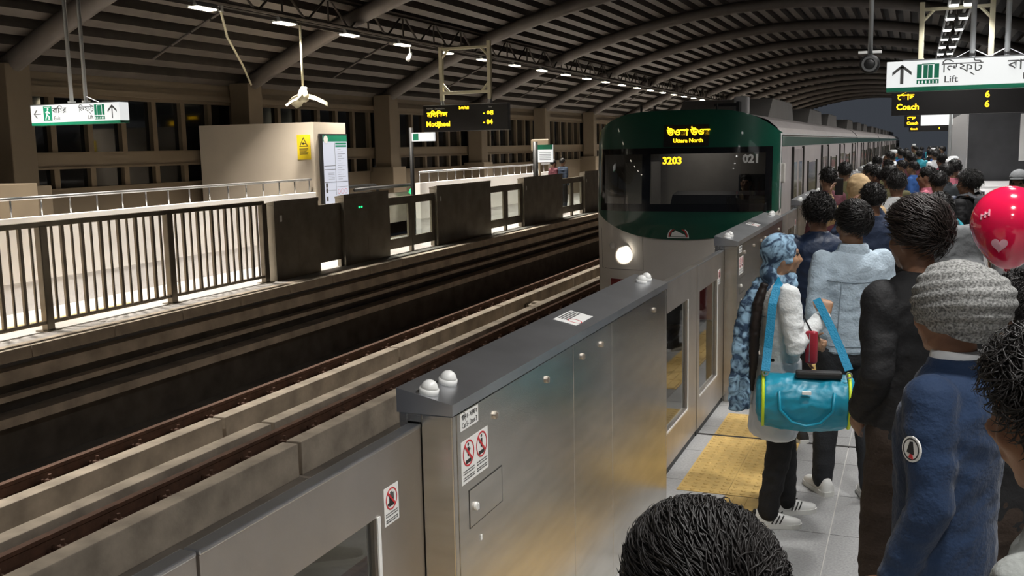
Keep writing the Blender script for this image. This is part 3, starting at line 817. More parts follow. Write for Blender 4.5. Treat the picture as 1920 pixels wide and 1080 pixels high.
cc = thing('security_camera', 'small white camera hanging under the far lamp row', 'camera', (-10.45, 20.03, 3.98))
MB().tube([(0, 0, .12), (0, 0, .30)], .015, 6).build('stem', 'white_plastic', cc); MB().tube([(0, .06, .14), (.0, -.02, .06), (0, -.10, -.03)], [.03, .045, .05], 10).build('body', 'white_plastic', cc, True)
pp = thing('slanted_pipe', 'thin pipe slanting from the lamp truss to the second column', 'pipe', (-10.45, 13.55, 4.30))
MB().tube([(0, 0, -.05), (-.6, .9, -.32), (-1.5, 2.5, -.65), (-2.4, 3.95, -.9)], .022, 6).build('pipe', 'cream_paint', pp, True)
MB().bbox(-.03, .03, -.03, .03, -.05, .06, .01).build('clamp', 'white_plastic', pp)
ps1 = thing('pole_sign', 'slim dark pole with a small exit sign behind the far gates', 'sign', (-9.95, 19.0, 0))
MB().tube([(0, 0, 0), (0, 0, 2.46)], .045, 10).build('pole', 'black', ps1, True)
MB().bbox(.02, .55, -.03, .05, 2.17, 2.35, .006).build('sign_box', 'lightbox', ps1); MB().box(.06, .19, -.034, -.031, 2.19, 2.33).build('exit_icon', 'green_sign', ps1)
ps2 = thing('pole_board', 'dark pole with a small lit route board before the train', 'notice board', (-9.85, 26.2, 0))
MB().tube([(0, 0, 0), (0, 0, 2.15)], .07, 10).build('pole', 'black', ps2, True)
MB().bbox(.08, .52, -.02, .03, 1.58, 2.06, .006).build('board', 'lightbox', ps2); MB().box(.08, .52, -.024, -.021, 1.93, 2.06).build('header', 'green_sign', ps2)
pr = MB()
for k in range(5): pr.box(.13, .47, -.0235, -.0205, 1.64+.05*k, 1.652+.05*k)
pr.build('print', 'ink_grey', ps2)
sg = thing('rounded_sign', 'tan rounded sign panel behind the small route board', 'sign', (-10.45, 27.2, 0))
MB().tube([(.35, 0, 0), (.35, 0, 1.9)], .04, 8).build('post', 'tan_wall', sg); MB().bbox(.1, .65, -.04, .04, 1.88, 2.22, .035).build('panel', 'tan_wall', sg)
# ---- dark stair enclosure and low wall on the near platform
enc2 = thing('stair_enclosure', 'dark clad enclosure at the back of the near platform', 'enclosure', (1.03, 24.0, 0))
MB().bbox(0, 3.1, 0, 13.0, 0, 3.3, .01).build('shell', 'dark_wall', enc2)  # shade on the unlit face is put into the dark colour
MB().bbox(-.03, .0, .05, 12.9, .0, 2.6, .004).build('lit_side', 'grey_skirt', enc2)  # paler slab paints the lamplit side of the same enclosure
MB().bbox(1.0, 1.2, -.012, 0, 1.5, 2.5, .003).build('notice', 'paper', enc2)
tag(MB().bbox(0, 3.0, 0, 9.9, 0, 1.08, .01).build('low_wall', 'grey_skirt', None, False, (1.08, 14.0, 0)), 'low grey granite wall in front of the dark enclosure', 'wall')
sg2 = thing('pole_sign', 'slim pole with small white arrow signs over the distant crowd', 'sign', (.62, 22.5, 0)); sg2.scale = (.75, .75, .93)
MB().tube([(0, 0, 0), (0, 0, 2.9)], .05, 8).build('pole', 'pole_grey', sg2)
MB().bbox(-.75, .05, -.03, .03, 2.45, 2.72, .006).build('panel', 'lightbox', sg2); MB().bbox(.06, .5, -.03, .03, 2.72, 3.0, .006).build('panel', 'lightbox', sg2)
text('→', .26, 'ink', sg2, (.28, -.034, 2.86))
# ================================================================== THE TRAIN
M['train_green'] = mat('train_green', (.004, .075, .045), .30, 0, .08, 3, coat=.5)
M['train_white'] = mat('train_off_white', (.72, .68, .63), .42, 0, .05, 2, coat=.2)
M['train_steel'] = mat('train_side_grey', (.46, .42, .41), .42, .25, .07, 3)
M['train_roof'] = mat('train_roof_grey', (.50, .50, .49), .55, .1, .08, 3)
M['train_black'] = mat('train_black_glazing', (.006, .006, .007), .12, 0, .1)
M['cab_grey'] = mat('cab_lining', (.30, .285, .27), .8, 0, .06)
M['cab_glass'] = glass('windscreen', (.42, .42, .41), .02, .03)
M['side_glass'] = mat('train_side_window', (.15, .14, .085), .12, 0, .25, 2)
M['door_grey'] = mat('train_door_grey', (.40, .36, .35), .4, .3, .08, 3)
M['train_red'] = mat('train_red_skirt', (.22, .012, .014), .5, 0, .1)
M['ac_grey'] = mat('ac_unit_grey', (.20, .19, .18), .6, .1, .1, 3)
TX, TY = -3.0, 13.5
train = thing('metro_train', 'green nosed metro train numbered 021 arriving at the platform', 'train', (TX, TY, -1.0))
ZO = 1.0                                   # local z = world z + 1
HW = 1.30
def nose_y(x, z):
    a = min(1.0, abs(x)/HW)
    y = .58*(1-(1-a**4.2)**.55) if a < 1 else .58
    return y+.10*max(0, z-1.25)**1.5+.05*max(0, .9-z)
def top_z(x): return 2.46-.33*(abs(x)/HW)**4
def mask_bottom(x): return .70+.36*(abs(x)/1.25)**2.6
def patch(xs_, zf0, zf1, off, nz=14, hole=None):
    """grid on the nose surface between two height functions, pushed out by off"""
    mb = MB(); nx = len(xs_); vs = []; fs = []
    for j in range(nz+1):
        for x in xs_:
            z = zf0(x)+(zf1(x)-zf0(x))*j/nz
            vs.append((x, nose_y(x, z)-off, z+ZO))
    for j in range(nz):
        for i in range(nx-1):
            xc = (xs_[i]+xs_[i+1])/2; zc = (vs[j*nx+i][2]+vs[(j+1)*nx+i+1][2])/2-ZO
            if hole and hole(xc, zc): continue
            a = j*nx+i; fs.append((a, a+1, a+nx+1, a+nx))
    return mb.add(vs, fs)
def ring_x(n=41):
    return [HW*math.copysign(1-(1-abs(t))**1.7, t) if t else 0.0 for t in [-1+2*i/(n-1) for i in range(n)]]
X41 = ring_x(61)
WX0, WX1, WZ0, WZ1 = -1.13, 1.17, 1.13, 1.91
patch(X41, lambda x: -.42, lambda x: mask_bottom(x)+.05, 0, 10).build('lower_nose', 'train_white', train, True)
inw = lambda x, z: WX0 < x < WX1 and WZ0 < z < WZ1
patch(X41, mask_bottom, top_z, .012, 40, inw).build('green_mask', 'train_green', train, True)
# black glazing surround, two windscreen panes, divider
def frange(a, b, n): return [a+(b-a)*i/n for i in range(n+1)]
def rnd_rect(a, b, z0, z1, off, m, name, hole=None, par=None, n=30, nz=12): return patch(frange(a, b, n), lambda x: z0, lambda x: z1, off, nz, hole).build(name, m, par or train, True)
panes = ((-1.08, -.50), (-.385, 1.12))
inp = lambda x, z: any(a < x < b for a, b in panes) and 1.19 < z < 1.86
rnd_rect(-1.17, 1.21, 1.09, 1.95, .022, 'train_black', 'window_surround', inp, None, 119, 43)
for a, b in panes: rnd_rect(a-.02, b+.02, 1.17, 1.88, .016, 'cab_glass', 'windscreen')
# cab inside
cab = MB(); cab.box(-1.2, 1.2, 1.55, 1.6, 1.6, 3.2); cab.box(-1.2, 1.2, .5, 1.6, 3.05, 3.1); cab.box(-1.22, -1.2, .5, 1.6, 1.6, 3.1); cab.box(1.2, 1.22, .5, 1.6, 1.6, 3.1)
cab.build('cab_lining', 'cab_grey', train)
MB().prism([(.18, 1.95), (.18, 2.18), (.30, 2.30), (.62, 2.34), (.9, 2.28), (.9, 1.95)], 'x', -.15, 1.15).build('dashboard', 'black', train)
MB().bbox(-1.0, -.6, .9, 1.5, 1.8, 2.75, .02).build('cab_cabinet', 'cab_grey', train)
MB().bbox(.60, 1.0, 1.25, 1.35, 1.9, 2.55, .04).build('driver_seat', 'black', train)
cl = bpy.data.lights.new('cab_light', 'AREA'); cl.energy = 3; cl.size = .8; cl.color = (1, .93, .85)
link('cab_light', cl, None, train, (.1, 1.1, 3.03))
# destination box, running number, fleet number, emblem
def nose_text(body, size, m, x, z, off=.028, bold=0.0, par=None): return text(body, size, m, par or train, (x, nose_y(x, z)-off, z+ZO), bold=bold)
dbx = rnd_rect(-.22, .40, 1.965, 2.26, .02, 'board_black', 'destination_window', None, None, 8, 4)
nose_text('উওরা উওর', .125, 'amber', .12, 2.155, .03, .003); nose_text('Uttara North', .075, 'amber', .12, 2.045, .028, .002)
nose_text('3203', .135, 'amber', -.09, 1.775, .026, .004)
nose_text('021', .15, 'white_plastic', .96, 1.785, .055, .007)
em = MB(); n = 24
for r0, r1, nm, mm in ((.135, .150, 'emblem_rim', 'white_plastic'), (.115, .130, 'emblem_arc', 'red_ink')):
    mb = MB(); vs = []
    for k in range(n+1):
        a = math.pi*k/n
        for r_ in (r0, r1): vs.append((r_*math.cos(a), nose_y(0, .76)-.016, .735+ZO+r_*math.sin(a)))
    mb.add(vs, [(2*k, 2*k+1, 2*k+3, 2*k+2) for k in range(n)])
    if nm == 'emblem_rim': mb.box(-.15, .15, nose_y(0, .73)-.017, nose_y(0, .73)-.012, .722+ZO, .737+ZO)
    mb.build(nm, mm, train)
eb = MB(); eb.prism([(-.10, .745+ZO), (.11, .745+ZO), (.09, .77+ZO), (.02, .80+ZO), (-.04, .83+ZO), (-.06, .80+ZO), (-.085, .80+ZO)], 'y', nose_y(0, .76)-.017, nose_y(0, .76)-.013)
eb.build('emblem_train', 'paper', train)
# lamps and panel seams on the white nose
def on_nose(x, z, off): return (x, nose_y(x, z)-off, z+ZO)
hx, hz = -.75, .525
for x in (hx, -hx):
    p_ = on_nose(x, hz, .006); rg = MB().disc(p_, .075, 'y', .02, 24, .058).build('headlamp_rim', 'train_white', train)
    p_ = on_nose(x, hz, .012); MB().ball(p_, (.058, .02, .058), 16, 8).build('headlamp', 'head_lamp', train)
    p_ = on_nose(x*1.28, hz+.07, .004); MB().disc(p_, .05, 'y', .016, 20).build('tail_lamp', 'cab_grey', train)
sp = bpy.data.lights.new('headlamp_beam', 'SPOT'); sp.energy = 260; sp.color = (1, .9, .72); sp.spot_size = math.radians(50); sp.spot_blend = .8; sp.shadow_soft_size = .05
link('headlamp_beam', sp, None, train, (hx, -.12, hz+ZO-.02), (math.radians(80), 0, math.radians(6)))
for x0, x1 in ((-1.17, -.50), (.50, 1.17)):
    sm = MB()
    for (a, b, z0, z1) in ((x0, x1, .255, .261), (x0, x0+.005, .26, .83), (x1-.005, x1, .26, .83)):
        for i in range(8):
            u0, u1 = a+(b-a)*i/8, a+(b-a)*(i+1)/8
            if b-a < .02:
                v0, v1 = z0+(z1-z0)*i/8, z0+(z1-z0)*(i+1)/8; q = [(a, v0), (b, v0), (b, v1), (a, v1)]
            else: q = [(u0, z0), (u1, z0), (u1, z1), (u0, z1)]
            sm.add([on_nose(x, z, .003) for x, z in q], [(0, 1, 2, 3)])
    sm.build('panel_seam', 'seam', train)
patch(frange(-1.0, 1.0, 20), lambda x: -.40, lambda x: .12, .03, 6).build('red_skirt', 'train_red', train, True)
MB().bbox(-.25, .25, -.22, .3, .55, .85, .03).build('coupler', 'black', train)
# white trim line down the right edge of the mask
tr = MB(); pts = [(HW-.012, nose_y(HW-.012, z)-.02, z+ZO) for z in frange(1.05, 2.12, 12)]
MB().tube(pts, .012, 6).build('edge_trim', 'white_plastic', train, True)
MB().bbox(HW-.03, HW+.05, .50, .58, 1.45+ZO, 1.72+ZO, .02).build('cab_mirror', 'train_white', train)
# ---- car bodies
sec = [(1.30, -.45), (1.30, 1.95), (1.285, 2.08), (1.23, 2.20), (1.10, 2.31), (.85, 2.39), (.45, 2.44), (0, 2.455)]
sec_full = sec+[(-x, z) for x, z in sec[-2::-1]]
def car_body(y0, y1):
    n = len(sec_full); vs = [(x, y, z+ZO) for y in (y0, y1) for x, z in sec_full]
    return MB().add(vs, [(i, i+1, n+i+1, n+i) for i in range(n-1)]+[tuple(range(n, 2*n)), (0, n, 2*n-1, n-1)])
CAR = 19.5
body_me = car_body(0, CAR-.45).mesh('car_body')
stripe_me = MB().box(1.295, 1.306, 0, CAR-.45, 1.945+ZO, 2.075+ZO).mesh('green_stripe')
gutter_me = MB().box(1.26, 1.30, 0, CAR-.45, 2.10+ZO, 2.125+ZO).mesh('gutter')
leaf_me = MB().bbox(1.27, 1.315, 0, .68, -.02+ZO, 1.90+ZO, .006).mesh('door_leaf')
pane_me = MB().box(1.312, 1.319, .14, .54, .85+ZO, 1.70+ZO).mesh('pane')
jamb_me = MB().box(1.285, 1.335, -.05, .0, -.02+ZO, 1.93+ZO).mesh('door_jamb')
win_me = MB().bbox(1.298, 1.308, 0, 1.5, .80+ZO, 1.65+ZO, .002).mesh('side_window')
frame_me = MB().box(1.30, 1.325, -.04, .0, .78+ZO, 1.68+ZO).mesh('window_jamb')
gang = MB().box(-1.1, 1.1, 0, .47, .1+ZO, 2.2+ZO).mesh('gangway')
ac_me = MB().prism([(0, 2.40+ZO), (.55, 2.72+ZO), (3.3, 2.72+ZO), (3.6, 2.40+ZO)], 'x', -.75, .75).mesh('air_conditioner')
lou_me = MB().box(-.76, .76, 0, .05, 2.722+ZO, 2.735+ZO).mesh('louvre')
for c in range(5):
    y0 = (.56 if c == 0 else CAR*c); L = CAR-.45
    def at(name, me, m, y, x=0, par=train): return link(name, me, m, par, (x, y, 0))
    if c == 0: car_body(0, CAR-.45-.56).build('car_body', 'train_steel', train, False, (0, .56, 0))
    else: at('car_body', body_me, 'train_steel', y0)
    at('green_stripe', stripe_me, 'train_green', y0 if c else .56-.0)
    at('gutter', gutter_me, 'train_roof', y0 if c else .56)
    at('gangway', gang, 'black', CAR*(c+1)-.46)
    for d in range(4):
        yd = CAR*c+1.75+4.85*d
        for s in (0, 1):
            lf = at('door_leaf', leaf_me, 'door_grey', yd+s*.69); link('pane', pane_me, 'side_glass', lf)
        at('door_jamb', jamb_me, 'seam', yd); at('door_jamb', jamb_me, 'seam', yd+1.43)
        if d < 3:
            yw = yd+2.30; at('side_window', win_me, 'side_glass', yw); at('window_jamb', frame_me, 'seam', yw); at('window_jamb', frame_me, 'seam', yw+1.54)
    for yo in (3.2, 9.5, 14.6):
        a = at('air_conditioner', ac_me, 'ac_grey', CAR*c+yo)
        for k in range(5): link('louvre', lou_me, 'pole_grey', a, (0, .7+.5*k, 0))
rb = MB().box(.62, .66, .9, 1.4, 2.42+ZO, 2.58+ZO); rb.box(.3, .62, .95, 1.0, 2.52+ZO, 2.56+ZO); rb.build('roof_bracket', 'black', train)
MB().bbox(.55, .75, 1.1, 1.3, 2.4+ZO, 2.66+ZO, .03).build('horn_box', 'train_roof', train)
for x in (-.75, -.55, .35): MB().tube([(x, .9, 2.40+ZO), (x, .9, 2.56+ZO)], .02, 6).build('antenna', 'black', train)
# ================================================================== PEOPLE
from mathutils import noise as mnoise
from mathutils.bvhtree import BVHTree
def bake(mb, voxel, smooth, name, wr=0.0, wf=9.0, seed=0):
    """fuse overlapping closed pieces into one continuous skin, then soften; wr adds cloth folds"""
    me = mb.mesh(name); o = bpy.data.objects.new(name, me); COL.objects.link(o)
    r = o.modifiers.new('fuse', 'REMESH'); r.mode = 'VOXEL'; r.voxel_size = voxel
    if smooth:
        sm = o.modifiers.new('soften', 'SMOOTH'); sm.factor = .5; sm.iterations = smooth
    dg = bpy.context.evaluated_depsgraph_get(); dg.update()
    out = bpy.data.meshes.new_from_object(o.evaluated_get(dg))
    bpy.data.objects.remove(o); bpy.data.meshes.remove(me); out.name = name
    if wr:
        n = len(out.vertices); co = np.empty(n*3); out.vertices.foreach_get('co', co); co = co.reshape(-1, 3)
        nn = np.empty(n*3); out.vertices.foreach_get('normal', nn); nn = nn.reshape(-1, 3)
        off = Vector((seed*3.1, seed*1.7, seed*.9)); d = np.empty(n)
        for i in range(n):
            p = Vector((co[i, 0]*wf*.7, co[i, 1]*wf*.7, co[i, 2]*wf*1.3))+off
            p2 = Vector((co[i, 0]*wf*1.5+co[i, 2]*wf*.9, co[i, 1]*wf*1.5, co[i, 2]*wf*2.1-co[i, 0]*wf))+off
            d[i] = .55-1.5*abs(mnoise.noise(p))+.35-.9*abs(mnoise.noise(p2))
        out.vertices.foreach_set('co', (co+nn*(d*wr)[:, None]).ravel())
    out.polygons.foreach_set('use_smooth', [True]*len(out.polygons)); out.update()
    return out
def loft(mb, rings, n=20):
    vs = []; fs = []
    for (cx, cy, cz, rx, ry) in rings:
        for k in range(n):
            a = 2*math.pi*k/n; vs.append((cx+rx*math.cos(a), cy+ry*math.sin(a), cz))
    for i in range(len(rings)-1):
        for k in range(n):
            a = i*n+k; b = i*n+(k+1) % n; fs.append((a, b, b+n, a+n))
    fs.append(tuple(range(n))[::-1]); fs.append(tuple(range((len(rings)-1)*n, len(rings)*n)))
    return mb.add(vs, fs)
def limb(mb, pts, rad, n=12):
    """tapered limb through joints with rounded ends"""
    P = [Vector(p) for p in pts]; out = []; rr = []
    for i in range(len(P)-1):
        for t in (0, .25, .5, .75):
            out.append(P[i].lerp(P[i+1], t)); rr.append(rad[i]+(rad[i+1]-rad[i])*t)
    out.append(P[-1]); rr.append(rad[-1])
    mb.tube([p[:] for p in out], rr, n)
    for p, r in zip(P, rad): mb.ball(p, r, 12, 8)
def hand(mb, wrist, fwd, palm, side, curl=.5, size=1.0):
    """palm and five fingers; fwd = direction of the fingers, palm = palm normal, side = +1/-1 where the thumb leaves"""
    w = Vector(wrist); f = Vector(fwd).normalized(); p = Vector(palm).normalized(); t = f.cross(p).normalized()*side
    k = size
    R = Matrix((t, f, p)).transposed()
    mb.ball(w+f*.045*k, (.040*k, .052*k, .017*k), 12, 8, R); mb.tube([w-f*.01, w+f*.03*k], [.026*k, .03*k], 10)
    for i, (o, L) in enumerate(((.030, .070), (.010, .080), (-.010, .074), (-.028, .058))):
        q = w+f*.085*k+t*o*k; d = f.copy(); pts = [q-f*.03*k]; ax = t*(-1)
        pts.append(q.copy())
        for seg, fr in enumerate((.45, .32, .23)):
            d = (math.cos(curl)*d+math.sin(curl)*p).normalized() if False else d
            ang = curl*(1.0 if seg else .9)
            d = (Matrix.Rotation(ang, 3, f.cross(p)) @ d).normalized()
            q = q+d*L*k*fr; pts.append(q.copy())
        mb.tube([x[:] for x in pts], [.0095*k, .0095*k, .009*k, .0082*k, .007*k], 8); mb.ball(pts[-1], .0072*k, 8, 6)
    q = w+f*.02*k+t*.026*k; d = (f*.65+t*.75+p*.25).normalized(); pts = [q[:]]
    for seg, L in enumerate((.035, .03, .022)):
        q = q+d*L*k; pts.append(q[:]); d = (d*.8+f*.35+p*curl*.45).normalized()
    mb.tube(pts, [.014*k, .0115*k, .0105*k, .008*k], 8); mb.ball(pts[-1], .0083*k, 8, 6)
HC = Vector((0, .005, 1.575))
def head_parts(mb, rot):
    def B(c, r): mb.ball(HC+rot @ Vector(c), r, 18, 12, rot)
    def T(pts, r): mb.tube([(HC+rot @ Vector(p))[:] for p in pts], r, 8)
    B((0, -.014, .028), (.074, .093, .086)); B((0, .022, -.022), (.064, .072, .082)); B((0, .03, -.075), (.047, .052, .038)); B((0, .064, -.098), (.021, .019, .017))
    for s in (-1, 1):
        B((s*.036, .062, -.028), (.026, .024, .024)); B((s*.076, -.008, -.012), (.009, .021, .032)); B((s*.080, -.016, .004), (.007, .012, .018))
        T([(s*.052, -.03, -.03), (s*.05, .03, -.085)], .015)
        T([(s*.012, .088, .027), (s*.045, .074, .026)], .0085)
        B((s*.011, .102, -.034), (.009, .010, .008))
    T([(0, .084, .022), (0, .098, -.012), (0, .113, -.030)], [.009, .0105, .012]); B((0, .109, -.033), (.011, .010, .009))
    B((0, .089, -.058), (.023, .011, .006)); B((0, .086, -.069), (.020, .011, .0065))
def skull_dir(rot, d): return rot @ Vector(d)
def scalp_ok(d, low=0.0):
    x, y, z = d
    if y < -.3: lim = -.50+low
    elif y < .1: lim = -.50+low+(y+.3)/.4*(.45-low)
    elif y < .6: lim = -.05+(y-.1)/.5*.50
    else: lim = .45+(y-.6)*.5
    return z > lim
def hair_mesh(rot, seed=1, n=900, length=.045, curl=.012, lift=.35, thick=.0024, puff=.014, flow=(0, -.3, -.4), low=0.0, rand=.28, top=1.0, cap_noise=.006):
    """scalp cap plus real strands"""
    rnd = np.random.RandomState(seed); mb = MB()
    E = np.array([.079, .099, .092]); c0 = np.array([0, -.014, .028])
    # cap
    seg, rings = 36, 22; idx = {}; vs = []; fs = []
    for i in range(rings+1):
        t = math.pi*.80*i/rings
        for k in range(seg):
            a = 2*math.pi*k/seg; d = (math.sin(t)*math.cos(a), math.sin(t)*math.sin(a), math.cos(t))
            nz = mnoise.noise(Vector(d)*5.5+Vector((seed, 0, 0)))*cap_noise+mnoise.noise(Vector(d)*13+Vector((0, seed, 0)))*cap_noise*.8
            sc = puff*.55*(top if d[2] > .35 else 1.0)
            q = 1.0 if scalp_ok(d, low) else -.6
            r_ = [E[j]+(sc+nz)*q for j in range(3)]
            vs.append(tuple(c0[j]+r_[j]*d[j] for j in range(3)))
    for i in range(rings):
        for k in range(seg):
            a = i*seg+k; b = i*seg+(k+1) % seg; fs.append((a, a+seg, b+seg, b))
    mb.add(vs, fs)
    # strands: locks that follow the scalp, wavy, tips lifting a little
    D = rnd.normal(size=(n*4, 3)); D /= np.linalg.norm(D, axis=1)[:, None]
    D = np.array([d for d in D if scalp_ok(d, low)])[:n]
    m = len(D)
    if m:
        fl = np.array(flow, float)
        swirl = np.cross(D, np.array([0, -.35, 1.0]))*.35
        tang = fl[None, :]-D*(D@fl)[:, None]+swirl+rnd.normal(size=(m, 3))*rand
        tang -= D*np.sum(D*tang, 1)[:, None]; tang /= (np.linalg.norm(tang, axis=1)[:, None]+1e-9)
        bi = np.cross(D, tang)
        tp = np.where(D[:, 2:3] > .25, top, 1.0)
        L = length*rnd.uniform(.6, 1.3, size=(m, 1))*tp/.09; ph = rnd.uniform(0, 6.28, size=(m, 1)); S = 7
        hgt = puff*tp*rnd.uniform(.35, 1.15, size=(m, 1)); lf = lift*length*rnd.uniform(.2, 1.0, size=(m, 1))*tp
        rings_ = []
        for s_ in range(S+1):
            t = s_/S; a = ph+t*(5.5 if curl > .006 else 2.5)
            dd = D+tang*L*t+bi*(np.cos(a)*curl*8*t); dd /= np.linalg.norm(dd, axis=1)[:, None]
            ctr = c0+dd*(E+hgt*(.25+.75*min(1, t*2.5))+lf*t*t+np.sin(a)*curl*.45*t)
            rr = thick*(.55+.45*min(1, t*4))*(1-.85*t**3)
            rings_.append([ctr+(bi*math.cos(2.094*k)*1.5+dd*math.sin(2.094*k)*.8)*rr for k in range(3)])
        allv = np.stack([np.stack(r_, 1) for r_ in rings_], 1).reshape(-1, 3)
        base = len(mb.v); mb.v += [tuple(v) for v in allv]
        for i in range(m):
            o = base+i*(S+1)*3
            for s_ in range(S):
                for k in range(3): mb.f.append((o+s_*3+k, o+s_*3+(k+1) % 3, o+s_*3+3+(k+1) % 3, o+s_*3+3+k))
    R = np.array(rot)
    v = np.array(mb.v)@R.T+np.array(HC); mb.v = [tuple(x) for x in v]
    me = bpy.data.meshes.new('hair'); me.from_pydata(mb.v, [], mb.f); me.validate()
    me.polygons.foreach_set('use_smooth', [True]*len(me.polygons)); me.update()
    return me
TORSO = [(0, 0, .84, .158, .112), (0, 0, .93, .160, .114), (0, .0, 1.03, .158, .112), (0, .0, 1.13, .165, .115), (0, -.002, 1.24, .182, .120), (0, -.008, 1.33, .185, .112), (0, -.012, 1.39, .150, .092), (0, -.010, 1.43, .085, .070)]
def scale_mesh(me, s):
    if abs(s-1) < 1e-4: return me
    n = len(me.vertices); co = np.empty(n*3); me.vertices.foreach_get('co', co); me.vertices.foreach_set('co', co*s); me.update(); return me
ARM_DOWN = lambda s: [(s*.165, -.005, 1.365), (s*.207, -.03, 1.10), (s*.205, .06, .875)]
ARM_POCKET = lambda s: [(s*.165, -.005, 1.365), (s*.225, -.06, 1.11), (s*.165, .08, .93)]
def leg_pts(s, spread=.0, fwd=0.0): return [(s*.085, 0, .86), (s*(.095+spread*.5), .015+fwd*.5, .47), (s*(.10+spread), -.02+fwd, .085)]
SKIN = {}
def skin(tone):
    if tone not in SKIN: SKIN[tone] = mat('skin_'+str(len(SKIN)), tone, .5, 0, .06, 30, .05, 120)
    return SKIN[tone]
HAIR = mat('black_hair', (.009, .0075, .007), .50, 0, .3, 60, spec=.32)
HAIR_B = mat('dark_brown_hair', (.016, .010, .008), .50, 0, .3, 60, spec=.35)
CLOTH = {}
def cloth(name, col, rough=.8, bump=.35, bscale=60, var=.12, sheen=.0, spec=.3, scale=5):
    if name not in CLOTH: CLOTH[name] = mat(name, col, rough, 0, var, scale, bump, bscale, spec=spec, sheen=sheen)
    return CLOTH[name]
SOLE = mat('white_rubber_sole', (.66, .66, .63), .6, 0, .06)
def shoe_mesh():
    mb = MB(); sole = MB()
    prof = [(-.085, .034, .062), (-.06, .037, .085), (-.02, .036, .088), (.03, .038, .072), (.08, .043, .052), (.125, .043, .040), (.165, .034, .030), (.182, .015, .022)]
    n = 14; vs = []
    for y, w, h in prof:
        for k in range(n):
            a = math.pi*k/(n-1); vs.append((w*math.cos(a), y, .022+h*max(0.0, math.sin(a))**.8))
    fs = [(i*n+k, i*n+k+1, (i+1)*n+k+1, (i+1)*n+k) for i in range(len(prof)-1) for k in range(n-1)]
    mb.add(vs, fs+[tuple(range(n))]+[tuple(range((len(prof)-1)*n, len(prof)*n))[::-1]])
    pl = [(-.092, -.03), (-.092, .03), (-.05, .041), (.06, .045), (.13, .047), (.172, .036), (.190, .012), (.190, -.012), (.172, -.036), (.13, -.047), (.06, -.045), (-.05, -.041)]
    sole.prism([(b, a) for a, b in pl], 'z', 0, .026)
    a = mb.mesh('shoe', True); b = sole.mesh('sole'); return a, b
SHOE, SOLE_ME = shoe_mesh()
